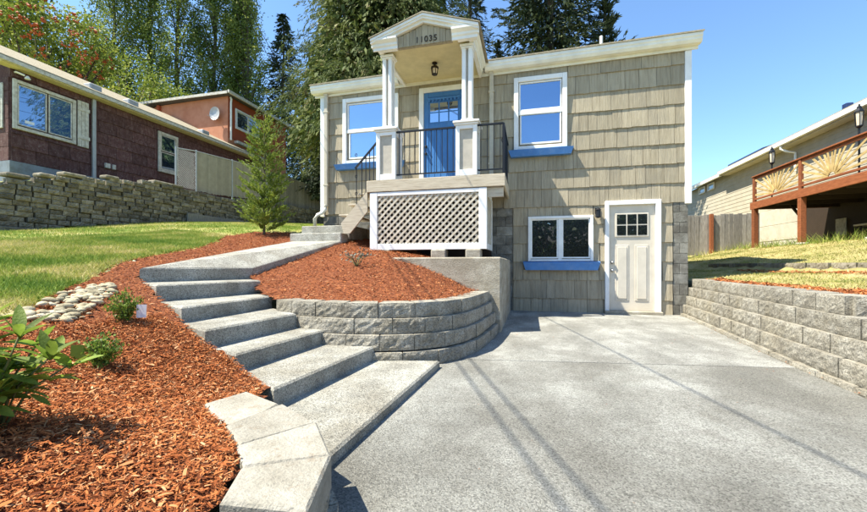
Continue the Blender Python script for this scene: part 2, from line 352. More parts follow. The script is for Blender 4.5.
# big ground sheet, road, driveway
MB().add([(-600, -600, -.06), (600, -600, -.06), (600, 600, -.06), (-600, 600, -.06)], [(0, 1, 2, 3)]).build('ground', 'ground', kind='structure')
MB().box(-80, 80, -11, -5, -.3, -.03).build('road', 'road', kind='structure')
seam = [(-3.2, 3.55), (3.2, 4.44)]
MB().prism([(-3.2, -5), (3.2, -5), (3.2, 4.4445), (-3.2, 3.5545)], -.25, 0).build('driveway', 'drive', kind='structure')
MB().prism([(-3.2, 3.557), (3.2, 4.447), (3.2, 8.6), (-3.2, 8.6)], -.25, .003).build('driveway_slab', 'drive2', kind='structure')
MB().prism([(-3.2, 3.53), (3.2, 4.42), (3.2, 4.46), (-3.2, 3.57)], -.2, -.004).build('driveway_joint', 'joint', kind='structure')

# left slope: lawn and mulch bed
MUL = [(-.98, 1.13), (-.87, .92), (-.85, .58), (-.86, .25), (-.86, -.4), (-3.4, -.4), (-3.15, 1.2), (-3.38, 1.77), (-3.6, 2.05), (-3.98, 2.47), (-4.43, 3.06), (-4.83, 3.61), (-4.91, 4.05), (-5.15, 5.1), (-5.75, 6.1), (-6.2, 6.8), (-6.1, 7.6), (-5.4, 7.75), (-4.7, 7.6), (-4.72, 6.9), (-4.22, 3.36), (-4.20, 3.32), (-3.55, 2.98), (-2.90, 2.64), (-2.42, 2.41), (-2.06, 2.33), (-1.62, 2.11), (-1.52, 1.88), (-1.60, 1.62), (-1.28, 1.40), (-1.10, 1.25)]
LAWN = [(-.86, -.4), (-.86, -6), (-13.1, -6), (-13.1, 34), (-4.9, 34), (-4.9, 8.0), (-4.2, 8.2), (-4.2, 3.2), (-2.3, 2.3), (-1.6, 1.9)]
sheet('mulch_bed', lambda x, y: zl(x, y) - .015, -7, -.5, -.5, 8.3, .06, 'mulchbase', MUL, jit=.006)
sheet('lawn', lambda x, y: zl(x, y) - .02, -13.2, -.5, -6, 34, .16, 'lawnbase', LAWN, [MUL], jit=.006)
BED = [(-.62, 5.6), (-.69, 4.8), (-.8, 4.2), (-1.0, 3.88), (-1.3, 3.7), (-1.65, 3.6), (-2.0, 3.56), (-2.4, 3.6), (-2.75, 3.75), (-3.2, 4.0), (-3.72, 4.5), (-3.72, 7.0), (-3.4, 8.4), (-.5, 8.4), (-.5, 7.0), (-1.95, 6.2), (-1.95, 5.6)]
sheet('mulch_bank', lambda x, y: zr(x, y) - .012, -3.9, -.4, 3.4, 8.4, .06, 'mulchbase', BED, jit=.006)
# neighbour's terrace behind the old wall
def zterr(x, y): return np.interp(y, [-20, 6, 6.8, 8.6, 10.7, 14, 21, 40], [1.5, 2.9, 3.1, 3.55, 3.85, 3.9, 4.35, 4.6]) + (-13.2 - x) * .012
sheet('terrace_ground', zterr, -60, -13.2, -10, 45, .9, 'lawnbase', jit=.02)
# right lawn
RL = [(3.06, 8.4), (2.98, 7.3), (2.86, 5.9), (2.78, 4.6), (2.74, 4.22), (2.74, 3.4), (2.74, -3), (22, -3), (22, 34), (3.0, 34)]
sheet('side_lawn', lambda x, y: zright(x, y) - .015, 2.4, 22, -3, 34, .16, 'dryground', RL, jit=.007)

# mulch chips
def chips(name, zf, pts, lmin, lmax):
    n = len(pts); C = np.c_[pts, zf(pts[:, 0], pts[:, 1]) + RNG.uniform(-.006, .016, n)]
    D = unit(np.c_[RNG.normal(size=(n, 2)), RNG.normal(size=n) * .28]); L = RNG.uniform(lmin, lmax, n) * RNG.choice([.6, 1, 1.6], n, p=[.4, .45, .15])
    W = L * RNG.uniform(.09, .30, n)
    up = np.tile([0, 0, 1.], (n, 1)) + RNG.normal(size=(n, 3)) * .35; X = unit(np.cross(D, up)); N = unit(np.cross(X, D))
    l = L[:, None] / 2; w = W[:, None] / 2; k = RNG.uniform(.5, 1, (n, 1))
    V = np.stack([C - D * l - X * w * k, C - D * l + X * w, C + N * w * .5 + X * w, C + N * w * .5 - X * w, C + D * l + X * w * k, C + D * l - X * w * .6], 1).reshape(-1, 3)
    b = np.arange(n)[:, None] * 6
    return rawmesh(name, V, np.concatenate([b + [0, 1, 2, 3], b + [3, 2, 4, 5]]), 'chips', kind='stuff')
NEAR = [(-.98, 1.13), (-.87, .92), (-.85, .5), (-1.2, .2), (-2.6, .2), (-3.2, 1.4), (-3.0, 2.55), (-2.42, 2.41), (-2.06, 2.33), (-1.62, 2.11), (-1.52, 1.88), (-1.60, 1.62), (-1.28, 1.40), (-1.10, 1.25)]
o = chips('mulch_chips', zl, np.r_[scatter(NEAR, 60000), scatter(MUL, 46000)], .010, .027)
tag(o, 'red bark mulch chips covering the slope left of the winding steps', 'mulch')
o = chips('mulch_chips', zr, scatter(BED, 42000), .013, .03)
tag(o, 'red bark mulch chips heaped between walkway and curved block wall', 'mulch')
STRIP = [(3.09, 8.3), (3.0, 7.3), (2.89, 5.9), (2.81, 4.6), (2.80, 4.24), (3.9, 4.24), (3.6, 4.5), (3.25, 5.2), (3.2, 6.8), (3.5, 8.3)]
STRIP2 = [(4.95, 10.5), (4.6, 10.4), (4.62, 8.6), (4.55, 6.5), (4.9, 6.5), (4.93, 9)]
STRIP3 = [(2.78, 3.93), (2.78, 2.5), (3.6, 2.5), (3.6, 3.93)]
o = chips('mulch_chips', zright, np.r_[scatter(STRIP, 5000), scatter(STRIP2, 1800), scatter(STRIP3, 1500)], .03, .06)
tag(o, 'thin strips of red mulch edging the dry side lawn above the driveway', 'mulch')

# crumbs of bark and dirt blown onto the paving
def zpave(x, y): return np.full(np.shape(x), .012)
lit = np.r_[scatter([(-.5, .4), (2.3, .4), (2.3, 8.2), (-.3, 8.2), (-.45, 5.0), (-.6, 3.6)], 130), scatter([(2.2, 1.5), (2.31, 1.5), (2.75, 8.2), (2.6, 8.2)], 160), scatter([(-.3, 8.1), (1.4, 8.1), (1.4, 8.32), (-.3, 8.32)], 70)]
o = chips('bark_crumbs', zpave, lit, .008, .022); tag(o, 'scattered bark crumbs lying along the edges of the driveway', 'debris')
# grass
def grass(name, zf, pts, h0, h1, w, m):
    n = len(pts); B = np.c_[pts, zf(pts[:, 0], pts[:, 1]) - .02]; a = RNG.uniform(0, 2 * np.pi, n); h = RNG.uniform(h0, h1, n)[:, None]
    X = np.c_[np.cos(a), np.sin(a), np.zeros(n)] * (w * RNG.uniform(.6, 1.3, n))[:, None]; lean = np.c_[RNG.normal(size=(n, 2)) * .55, np.ones(n)] * h
    V = np.stack([B - X, B + X, B + lean], 1).reshape(-1, 3)
    return rawmesh(name, V, np.arange(3 * n).reshape(-1, 3), m, kind='stuff')
GR = [(-3.2, 1.2), (-2.9, .6), (-6, 1.2), (-13, 4.8), (-13, 20), (-5.2, 20), (-4.95, 8.1), (-6.2, 6.8), (-5.2, 5.1), (-4.9, 4.0), (-4.4, 3.06), (-3.6, 2.05)]
GN = [(-3.2, 1.2), (-2.9, .6), (-6, 1.2), (-8, 3), (-8, 7.2), (-6.2, 6.8), (-5.2, 5.1), (-4.9, 4.0), (-4.4, 3.06), (-3.6, 2.05)]
o = grass('grass', zl, np.r_[scatter(GR, 60000, [MUL]), scatter(GN, 75000, [MUL])], .03, .065, .006, 'grass')
tag(o, 'short patchy green and straw coloured lawn grass below the old block wall', 'grass')
GRR = [(3.2, 8.3), (3.1, 6), (3.3, 4.6), (3.2, 2.6), (12, 4), (12, 17.4), (3.0, 17.4)]
o = grass('grass', zright, scatter(GRR, 85000), .02, .045, .007, 'drygrass'); tag(o, 'dry yellow grass of the side lawn beyond the driveway wall', 'grass')
WD = [(3.2, 16.6), (7.4, 16.6), (7.4, 14), (7.2, 10.5), (8.4, 10.5), (8.4, 17.3), (3.2, 17.3)]
o = grass('weeds', zright, scatter(WD, 1300), .10, .36, .008, 'grass'); tag(o, 'tall weeds along the board fence and under the red deck', 'weeds')

# ------------------------------------------------------------------ steps and walkway
ST = [((-.96, 1.70), (-.83, 3.55), .065), ((-1.56, 2.10), (-1.44, 3.42), .195), ((-2.05, 2.34), (-1.97, 3.45), .33), ((-2.40, 2.42), (-2.32, 3.48), .475),
      ((-2.88, 2.66), (-2.90, 3.87), .61), ((-3.53, 2.98), (-3.33, 4.22), .775), ((-4.19, 3.34), (-3.72, 4.56), .935)]
names = ['lowest and widest concrete step, spreading flat onto the driveway', 'second concrete step up from the driveway, beside the paver edging', 'third concrete step up from the driveway in the winding flight',
         'fourth concrete step up from the driveway in the winding flight', 'fifth concrete step up from the driveway, level with the curved wall top', 'concrete step directly below the sloping walkway slab']
for k in range(6):
    (l, r, z) = ST[k]; (l2, r2, z2) = ST[k + 1]; L = Vector(l); Rr = Vector(r); L2 = Vector(l2); R2 = Vector(r2)
    bk = ((L2 - L) + (R2 - Rr)).normalized() * .12
    if k == 0: L = Vector((-.93, 1.60))
    a = L2 + bk; b = R2 + bk
    poly = [L, Rr, Rr + (R2 - Rr) * .5, b, a, L + (a - L) * .5]
    m = MB(); m.prism([tuple(p) for p in poly], max(-.1, z - .3) if k else -.02, z, .014)
    tag(m.build('garden_step', 'aggregate'), names[k], 'step', 'concrete steps climbing from the driveway')
m = MB(); (l, r, z) = ST[6]
m.prism([l, r, (-3.66, 7.08), (-4.81, 7.08)], [.72, .72, 1.2, 1.2], [z, z + .005, 1.465, 1.465], .014)
tag(m.build('walkway', 'aggregate'), 'sloping concrete walkway slab from the winding steps to the porch', 'walkway')
for (x0, x1, y0, y1, z0, z1, t) in ((-4.82, -3.655, 7.0, 8.3, 1.3, 1.62, 'low concrete step at the head of the sloping walkway'), (-4.72, -3.60, 7.27, 8.30, 1.5, 1.795, 'upper concrete landing step below the wooden porch stairs')):
    m = MB(); m.box(x0, x1, y0, y1, z0, z1, .014); tag(m.build('landing_step', 'aggregate'), t, 'step')

# ------------------------------------------------------------------ retaining walls of split-face blocks
def block_mesh(name, m, amp, nx=10, nz=6, taper=.16):
    """unit block: x -.5...5, front at y=0 (rough), back at y=1 (narrower), z 0..1"""
    V = []; Fc = []; ph = random.uniform(0, 6)
    for i in range(nx):
        for k in range(nz):
            x = i / (nx - 1) - .5; z = k / (nz - 1); e = (i in (0, nx - 1)) or (k in (0, nz - 1))
            y = amp * .5 if e else random.uniform(-amp, amp * .5) * .75 + amp * .45 * math.sin(i * 1.7 + ph) * math.cos(k * 1.9 + ph * 2) - amp * .2
            V.append((x * (1 + random.uniform(-.012, 0)), y, z * .985 + random.uniform(0, .012)))
    for i in range(nx - 1):
        for k in range(nz - 1): a = i * nz + k; Fc.append((a, a + nz, a + nz + 1, a + 1))
    n = len(V); t = .5 - taper
    V += [(-t, 1, 0), (t, 1, 0), (t, 1, 1), (-t, 1, 1)]
    bot = [i * nz for i in range(nx)]; top = [i * nz + nz - 1 for i in range(nx)]
    Fc += [tuple(bot[::-1]) + (n, n + 1), tuple(top) + (n + 2, n + 3), tuple(range(nz)) + (n + 3, n), tuple(range((nx - 1) * nz, nx * nz))[::-1] + (n + 1, n + 2), (n, n + 3, n + 2, n + 1)]
    me = bpy.data.meshes.new(name); me.from_pydata(V, [], Fc); me.validate(); me.materials.append(MATS[m]); return me
BLK = [block_mesh('wall_block', 'block', .03) for _ in range(6)]
OLD = [block_mesh('old_block', 'oldblock', .08) for _ in range(6)]
FND = [block_mesh('foundation_block', 'foundblock', .02, 4, 3, 0) for _ in range(3)]
def resample(path):
    P = [Vector(p) for p in path]; d = [0]
    for a, b in zip(P, P[1:]): d.append(d[-1] + (b - a).length)
    def at(s):
        s = max(0, min(d[-1], s))
        for i in range(len(P) - 1):
            if s <= d[i + 1] + 1e-9: return P[i].lerp(P[i + 1], (s - d[i]) / (d[i + 1] - d[i]))
        return P[-1]
    return at, d[-1]
def smooth_path(p, n=3):
    p = [Vector(q) for q in p]
    for _ in range(n):
        q = [p[0]]
        for a, b in zip(p, p[1:]): q += [a.lerp(b, .25), a.lerp(b, .75)]
        p = q + [p[-1]]
    return p
def offset(path, d):
    out = []
    for i, p in enumerate(path):
        t = (path[min(i + 1, len(path) - 1)] - path[max(i - 1, 0)]).normalized(); out.append(p + Vector((-t.y, t.x)) * d)
    return out
def course(path, z, h, L, depth, parent, meshes, off=0, jl=.12, jz=0, jy=.006, name='block', skip=None, gap=.004, tilt=0):
    """blocks along a path; front faces to the LEFT of the travel direction"""
    at, T = resample(path); s = -off * L
    while s < T - .03:
        l = L * random.uniform(1 - jl, 1 + jl); a = max(0, s); b = min(T, s + l); s += l
        if T - b < L * .3: b = T; s = T
        if b - a < .04: continue
        p = at(a); q = at(b); mid = (p + q) / 2; d = q - p; ang = math.atan2(-d.y, -d.x)
        if skip and skip(mid): continue
        n = Vector((-d.y, d.x)).normalized(); mid = mid + n * random.uniform(-jy, jy)
        piece(name, random.choice(meshes), (mid.x, mid.y, z + random.uniform(-jz, jz)), parent, (d.length - gap, depth, h - .002), (random.uniform(-tilt, tilt), random.uniform(-tilt, tilt), ang + random.uniform(-.012, .012)))
# curved wall: travel so that the front is on the left -> go from house end towards the steps with front to the ... (right end first)
CW = smooth_path([(-2.66, 3.62), (-2.4, 3.53), (-2.0, 3.455), (-1.65, 3.46), (-1.3, 3.53), (-.95, 3.72), (-.72, 4.1), (-.62, 4.75), (-.56, 5.55)][::-1])
t = thing('curved_block_wall', (-1.2, 3.6, 0), 'curved tan split-face block retaining wall holding the mulch bank', 'retaining wall')
# front must face the driveway (outwards): with the reversed path the outer side is on the left
for c in range(4):
    course(offset(CW, .042 * (3 - c)), .15 * c + (.0 if c else -.01), .15, .345, .22, t, BLK, off=(.2, .65, .35, .8)[c])
# driveway wall on the right: travel from street to house so the left side faces the driveway
RW = smooth_path([(2.30, -1), (2.30, .5), (2.32, 2.2), (2.36, 3.44), (2.42, 4.27), (2.55, 5.64), (2.72, 7.33), (2.80, 8.34)])
t = thing('driveway_block_wall', (2.6, 4.5, 0), 'long grey split-face block wall of five courses along the driveway', 'retaining wall')
for c in range(5):
    z = -.115 + .165 * c
    course(offset(RW, -.048 * c), z, .165, .43, .24, t, BLK, off=(.1, .6, .3, .75, .45)[c], skip=(lambda p: p.y < 4.12) if c == 4 else None)
course([Vector((4.6, 4.02)), Vector((2.64, 3.98))], .545, .165, .40, .2, t, BLK, jl=.05)
# paver edging of the mulch bed
t = thing('paver_edging', (-.9, 1.4, 0), 'flat tan paver blocks capping the low curved edge of the mulch bed', 'edging')
PV = [[(-1.53, 1.83), (-1.22, 1.70), (-1.24, 1.36), (-1.60, 1.60)], [(-1.20, 1.69), (-.90, 1.51), (-1.06, 1.22), (-1.26, 1.37)], [(-.89, 1.495), (-.68, 1.245), (-.935, 1.09), (-1.07, 1.21)], [(-.67, 1.23), (-.575, .92), (-.84, .885), (-.93, 1.075)],
      [(-.57, .90), (-.56, .58), (-.83, .58), (-.84, .87)], [(-.56, .565), (-.58, .24), (-.84, .27), (-.83, .565)]]
for i, p in enumerate(PV):
    zt = (.268, .287, .298, .306, .3, .3)[i]; c_ = Vector((sum(q[0] for q in p) / 4, sum(q[1] for q in p) / 4)); p = [tuple(c_ + (Vector(q) - c_) * .95) for q in p]
    MB().prism(p, zt - .115, [zt + random.uniform(-.006, .006) for _ in p], .008).build('paver', 'paver', t)
EP = smooth_path([(-.53, .2), (-.53, .6), (-.54, .92), (-.64, 1.26), (-.86, 1.53), (-1.18, 1.74), (-1.5, 1.87)][::-1])
for c in range(2): course(offset(EP, .0 if c == 0 else -.035), -.05 if c == 0 else .085, .13 if c == 0 else .095, .33, .2, t, BLK, off=.4 * c)
# cast concrete wall beside the porch
t = thing('concrete_wall', (-1.2, 5.6, 0), 'plain cast concrete retaining wall beside the porch lattice', 'retaining wall')
MB().box(-2.05, -.40, 5.56, 5.76, -.1, 1.085, .018).build('front_wall', 'concrete', t)
MB().box(-.58, -.403, 5.765, 8.34, -.1, 1.083, .018).build('return_wall', 'concrete', t)
MB().box(-2.0, -.585, 5.765, 8.3, .5, 1.03).build('soil_fill', 'soil', t)

# old stone-block wall on the left
t = thing('old_block_wall', (-13, 14, 2), 'weathered mossy block retaining wall at the back of the lawn', 'retaining wall')
OW = [Vector((-13.0 - .0 * y, y)) for y in np.linspace(4.2, 23.5, 60)]
topz = lambda y: float(np.interp(y, [4, 6.8, 8.6, 10.7, 13.9, 21.1, 24], [2.75, 3.2, 3.62, 3.93, 3.95, 4.47, 4.6]))
botz = lambda y: float(zl(np.array(-13.0), np.array(y)))
OWR = OW[::-1]                                        # travel towards the street: front (left side) faces +x
cn = 0
for c in range(22):
    z = 1.55 + c * .14
    course(OWR, z, .138, .38, .3, t, OLD, off=random.random(), jl=.22, jz=.008, jy=.04, gap=.028, tilt=.018,
           skip=lambda p, z=z: z > topz(p.y) - .10 or z + .14 < botz(p.y) + .02)
MB().box(-13.6, -13.22, 4.1, 23.6, 1.2, 2.9).build('backing', 'soil', t)
for k, (y, w) in enumerate(((6.9, .5), (8.15, .6), (9.3, .4), (10.9, .7), (11.6, .5), (7.6, .35))):
    m = MB(); m.box(-13.32, -12.98, y, y + w, topz(y + w / 2) - .02, topz(y + w / 2) + .085, .03); m.build('cap_stone', 'oldblock', t)
MB().box(-12.95, -12.55, 4.6, 8.1, 1.3, 1.93, .02).build('footing', 'foundblock', t)
MB().box(-12.96, -12.9, 12.2, 16.6, 2.3, 3.0, .01).build('base_board', 'fencegrey', t)

# ------------------------------------------------------------------ the house
H = thing('house', (-.95, 8.4, 0), 'tan shingled two-storey house with white trim and blue doors and sills', 'house')
wall = MB(); wall.box(-4.86, 2.96, 8.372, 15, 2.15, 5.12); wall.box(-4.84, 2.93, 8.385, 15, -.1, 2.16); wall = wall.build('wall', 'shingle', H)
OPEN = [(-4.30, -2.91, 3.36, 4.89), (-4.48, -2.75, 3.215, 3.36), (-2.42, -1.285, 2.5, 4.94), (-.33, .74, 3.40, 4.92), (-.44, .86, 3.235, 3.40),
        (-.04, 1.24, 1.05, 1.98), (-.14, 1.36, .865, 1.05), (1.46, 2.47, -.1, 2.25)]
def sub(rects, o):
    out = []
    for a, b, c, d in rects:
        if o[0] >= b or o[1] <= a or o[2] >= d or o[3] <= c: out.append((a, b, c, d)); continue
        if o[0] > a: out.append((a, o[0], c, d))
        if o[1] < b: out.append((o[1], b, c, d))
        x0 = max(a, o[0]); x1 = min(b, o[1])
        if o[2] > c: out.append((x0, x1, c, o[2]))
        if o[3] < d: out.append((x0, x1, o[3], d))
    return out
def shingle_mesh():
    n = 4; V = []; Fc = []
    for i in range(n):
        x = i / (n - 1); w = random.uniform(-.012, .012)
        V += [(x, -1, w if 0 < i < n - 1 else 0), (x, -.25, 1.0), (x, 0, 1.0), (x, 0, 0)]
    for i in range(n - 1):
        a = 4 * i; b = a + 4; Fc += [(a, b, b + 1, a + 1), (a + 1, b + 1, b + 2, a + 2), (a + 3, b + 3, b, a)]
    Fc += [(0, 1, 2, 3), (4 * n - 4, 4 * n - 1, 4 * n - 2, 4 * n - 3)]
    me = bpy.data.meshes.new('shingle'); me.from_pydata(V, [], Fc); me.validate(); me.materials.append(MATS['shingle']); return me
SH = [shingle_mesh() for _ in range(4)]
rows = [-.02] + [.28 + .38 * k for k in range(14)]
for k, z in enumerate(rows):
    zt = rows[k + 1] if k + 1 < len(rows) else 5.12
    if z > 5.0: break
    zt = min(zt, 5.12); up = z > 2.1
    x = -4.79 if up else -.345; xe = 2.885 if up else 2.68
    while x < xe - .01:
        w = random.choice((.17, .22, .26, .29, .33, .36)) * random.uniform(.92, 1.08); x1 = min(xe, x + w)
        if xe - x1 < .1: x1 = xe
        rc = [(x, x1, z, zt)]
        for o_ in OPEN: rc = [r for q in rc for r in sub([q], o_)]
        for a, b, c, d in rc:
            if b - a < .035 or d - c < .03: continue
            if a > -3.0 and b < -.5 and d < 2.6: continue          # behind the deck framing
            dz = random.uniform(-.006, .006) if c == z else 0
            piece('shingle', random.choice(SH), (a + .003, 8.37, c + dz), wall, (b - a - .006, random.uniform(.024, .034), d - c - dz + .004))
        x = x1
# foundation blocks
MB().box(2.69, 2.945, 8.378, 8.6, 0, 2.15).build('pier', 'foundblock', H)
fo = MB().box(-4.83, -.36, 8.378, 8.7, -.1, 2.12).build('foundation', 'foundblock', H)
z = 0; r = 0
while z < 2.1:
    for (a, b) in ([(2.69, 2.945)] if r % 2 else [(2.69, 2.80), (2.80, 2.945)]): piece('block', random.choice(FND), ((a + b) / 2, 8.358, z), fo, (b - a - .006, .06, .195))
    x = -1.9 + (.2 if r % 2 else 0)
    while x < -.36 and z > .9:
        b = min(-.36, x + .40)
        if b - x > .05: piece('block', random.choice(FND), ((x + b) / 2, 8.358, z), fo, (b - x - .008, .06, .195))
        x += .40
    z += .2; r += 1
x = -4.83
while x < -3.0:
    piece('block', random.choice(FND), (x + .2, 8.358, 1.93), fo, (.39, .06, .19)); piece('block', random.choice(FND), (x + .2, 8.358, 1.735), fo, (.39, .06, .19)); x += .4
# trim
MB().box(2.885, 3.0, 8.33, 8.46, 2.15, 5.08, .006).build('corner_board', 'white', H)
MB().box(-4.90, -4.79, 8.33, 8.46, 2.13, 5.08, .006).build('corner_board', 'white', H)
def tilt(x): return .012 * (x + 5)
GP = [(8.31, 0), (8.20, .0), (8.165, .05), (8.16, .09), (8.145, .11), (8.145, .165), (8.165, .165), (8.165, .15), (8.31, .15)]
def gutter(x0, x1):
    m = MB(); n = len(GP); vs = [(x, p[0], 5.05 + p[1] + tilt(x)) for x in (x0, x1) for p in GP]
    m.add(vs, [list(range(n)), list(range(n, 2 * n))[::-1]] + [[i, (i + 1) % n, n + (i + 1) % n, n + i] for i in range(n)]); m.build('gutter', 'gutter', H)
gutter(-5.06, -2.88); gutter(-.93, 3.12)
MB().add([(x, y, z + tilt(x)) for x in (-5.03, 3.10) for (y, z) in ((8.315, 4.99), (8.315, 5.24), (8.345, 5.24), (8.345, 4.99))], [(0, 1, 2, 3), (7, 6, 5, 4), (0, 4, 5, 1), (1, 5, 6, 2), (2, 6, 7, 3), (3, 7, 4, 0)]).build('fascia', 'gutter', H)
RB = MB()
for (x0, x1) in ((-5.08, 3.14),):
    prof = [(8.13, 5.215), (8.13, 5.245), (11.8, 6.6), (15.5, 5.25), (15.5, 5.2), (11.8, 6.55)]
    n = 6; RB.add([(x, y, z + tilt(x)) for x in (x0, x1) for (y, z) in prof], [list(range(n)), list(range(n, 2 * n))[::-1]] + [[i, (i + 1) % n, n + (i + 1) % n, n + i] for i in range(n)])
rf = RB.build('roof', 'tanroof', H)
m = MB(); m.lathe([(.11, 0), (.10, .06), (.04, .20), (.035, .21)], (1.55, 9.3, 5.73), 12); m.build('pipe_flashing', 'galv', rf)
m = MB(); m.lathe([(.034, 0), (.034, .30), (.028, .31)], (1.55, 9.3, 5.8), 10); m.build('vent_pipe', 'gutter', rf)
for sx, x in ((-1, -5.04), (1, 3.10)):                # rake boards and gable ends
    m = MB(); prof = [(8.35, 5.06), (8.35, 5.2), (11.8, 6.53), (15.4, 5.2), (15.4, 5.03), (11.8, 6.36)]
    m.extr([(y, z + tilt(x)) for y, z in prof], 'x', x - .02, x + .02); m.build('rake_board', 'gutter', H)
    xg = -4.85 if sx < 0 else 2.95
    m = MB(); m.extr([(8.38, 5.1), (11.8, 6.5), (14.98, 5.1)], 'x', xg - .02, xg); m.build('gable_end', 'shingle', H)
    m = MB(); m.add([(xg, 8.36, 5.10), (x, 8.36, 5.12), (x, 11.8, 6.40), (xg, 11.8, 6.38)], [(0, 1, 2, 3)]); m.add([(xg, 8.36, 5.13), (x, 8.36, 5.15), (x, 11.8, 6.43), (xg, 11.8, 6.41)], [(0, 3, 2, 1)]); m.build('soffit', 'soffit', H)
def downspout(x, ztop, zbot, y=8.31):
    m = MB(); m.box(x - .045, x + .045, y - .05, y + .02, zbot, ztop, .012); d = m.build('downspout', 'beige', H)
    m = MB(); m.box(x - .05, x + .05, y - .06, y + .02, ztop - .01, ztop + .06, .01); m.build('outlet', 'beige', d)
    for z in (zbot + .5, ztop - .4):
        m = MB(); m.box(x - .06, x + .06, y - .056, y + .018, z, z + .03); m.build('strap', 'beige', d)
    return d
downspout(-.80, 5.06, 2.62)
d = downspout(-4.72, 5.0, 2.36)
m = MB(); m.tube([(-4.72, 8.29, 2.40), (-4.73, 8.28, 2.30), (-4.80, 8.27, 2.22), (-4.93, 8.26, 2.17), (-5.0, 8.26, 2.08), (-5.0, 8.26, 1.80)], .042, 10); m.build('elbow', 'gutter', d, smooth=True)

# windows
def window(name, x0, x1, z0, z1, fw, panes, bars, m, frame='white', parent=H, y=8.372):
    """trim picture-frame, sash bars, panes (x0,x1,z0,z1), all proud of the wall; faces -y"""
    mb = MB(); d = .075
    mb.box(x0, x0 + fw, y - d, y + .01, z0, z1, .006); mb.box(x1 - fw, x1, y - d, y + .01, z0, z1, .006)
    mb.box(x0 + fw + .001, x1 - fw - .001, y - d + .003, y + .01, z1 - fw, z1, .006); mb.box(x0 + fw + .001, x1 - fw - .001, y - d + .003, y + .01, z0, z0 + fw * .7, .006)
    w = mb.build(name, frame, parent)
    sb = MB(); s = .03
    for (a, b, c, e) in panes:
        sb.box(a - s, a, y - .045, y - .004, c - s, e + s, .004); sb.box(b, b + s, y - .045, y - .004, c - s, e + s, .004)
        sb.box(a, b, y - .043, y - .004, c - s, c, .004); sb.box(a, b, y - .043, y - .004, e, e + s, .004)
    for (a, b, c, e) in bars: sb.box(a, b, y - .055, y - .006, c, e, .004)
    sb.build('sash', frame, w)
    for (a, b, c, e) in panes:
        MB().box(a - .004, b + .004, y - .02, y - .008, c - .004, e + .004).build('pane', m, w)
    return w
def ledge(x0, x1, z0, z1, parent):
    m = MB(); yb = 8.375
    m.add([(x0, yb - .17, z1 - .03), (x1, yb - .17, z1 - .03), (x1, yb, z1), (x0, yb, z1), (x0 + .05, yb - .14, z0), (x1 - .05, yb - .14, z0), (x1 - .05, yb, z0), (x0 + .05, yb, z0)],
          [(0, 1, 2, 3), (4, 7, 6, 5), (0, 4, 5, 1), (1, 5, 6, 2), (3, 2, 6, 7), (0, 3, 7, 4)]); return m.build('sill', 'sillblue', parent)
w = window('window', -4.30, -2.91, 3.36, 4.89, .095, [(-4.155, -3.045, 4.165, 4.745), (-4.115, -3.065, 3.50, 4.075)], [(-4.2, -3.0, 4.08, 4.15)], 'paneblue'); ledge(-4.48, -2.77, 3.21, 3.362, w)
w = window('window', -.33, .74, 3.40, 4.92, .095, [(-.195, .605, 4.245, 4.785), (-.175, .595, 3.54, 4.125)], [(-.23, .64, 4.13, 4.215)], 'panedeep'); ledge(-.44, .86, 3.235, 3.402, w)
w = window('window', -.04, 1.24, 1.05, 1.98, .055, [(.045, .535, 1.135, 1.90), (.665, 1.155, 1.135, 1.90)], [(.565, .635, 1.08, 1.94)], 'panedark'); ledge(-.14, 1.36, .865, 1.052, w)

# basement door
D = MB(); y = 8.372
D.box(1.46, 1.535, y - .07, y, 0, 2.25, .006); D.box(2.375, 2.47, y - .07, y, 0, 2.25, .006); D.box(1.536, 2.374, y - .068, y, 2.165, 2.25, .006)
D = D.build('door', 'white', H)
L = MB(); x0, x1, z0, z1 = 1.536, 2.374, .065, 2.164
L.box(x0, x1, y - .012, y + .02, z0, z1)
cx = (x0 + x1) / 2
for a, b in ((x0 + .12, cx - .055), (cx + .055, x1 - .12)):      # two raised panels with a recessed moulding
    L.box(a, b, y - .022, y - .012, .26, 1.37, .008); L.box(a + .035, b - .035, y - .034, y - .02, .30, 1.33, .012)
L.build('door_leaf', 'offdoor', D)
m = MB(); m.box(x0 + .115, x1 - .115, y - .03, y - .011, 1.53, 2.0, .006); m.build('lite_frame', 'offdoor', D)
lw = (x1 - x0 - .27) / 3
for i in range(3):
    for j in range(2):
        a = x0 + .135 + i * lw; c = 1.55 + j * .218; MB().box(a + .012, a + lw - .012, y - .034, y - .026, c + .012, c + .206).build('pane', 'panedark', D)
for z in (1.02, .86):
    m = MB(); m.tube([(x0 + .065, y - .012, z), (x0 + .065, y - .03, z), (x0 + .065, y - .05, z), (x0 + .065, y - .075, z)], [.034, .02, .03, .02], 12); m.build('knob' if z < .9 else 'deadbolt', 'metal', D, smooth=True)
MB().box(1.45, 2.48, y - .16, y - .013, -.02, .062, .01).build('threshold', 'concrete', D)
# lamp beside the basement door
lp = MB(); lp.box(1.27, 1.37, y - .045, y - .02, 2.0, 2.12, .008); lp.bar((1.32, y - .04, 2.09), (1.32, y - .12, 2.11), .02, .02); lp.lathe([(.03, .10), (.065, .07), (.05, .062), (.05, .055), (.055, -.07), (.05, -.075), (.02, -.09)], (1.32, y - .12, 2.0), 8); lp = lp.build('wall_lamp', 'black', H)

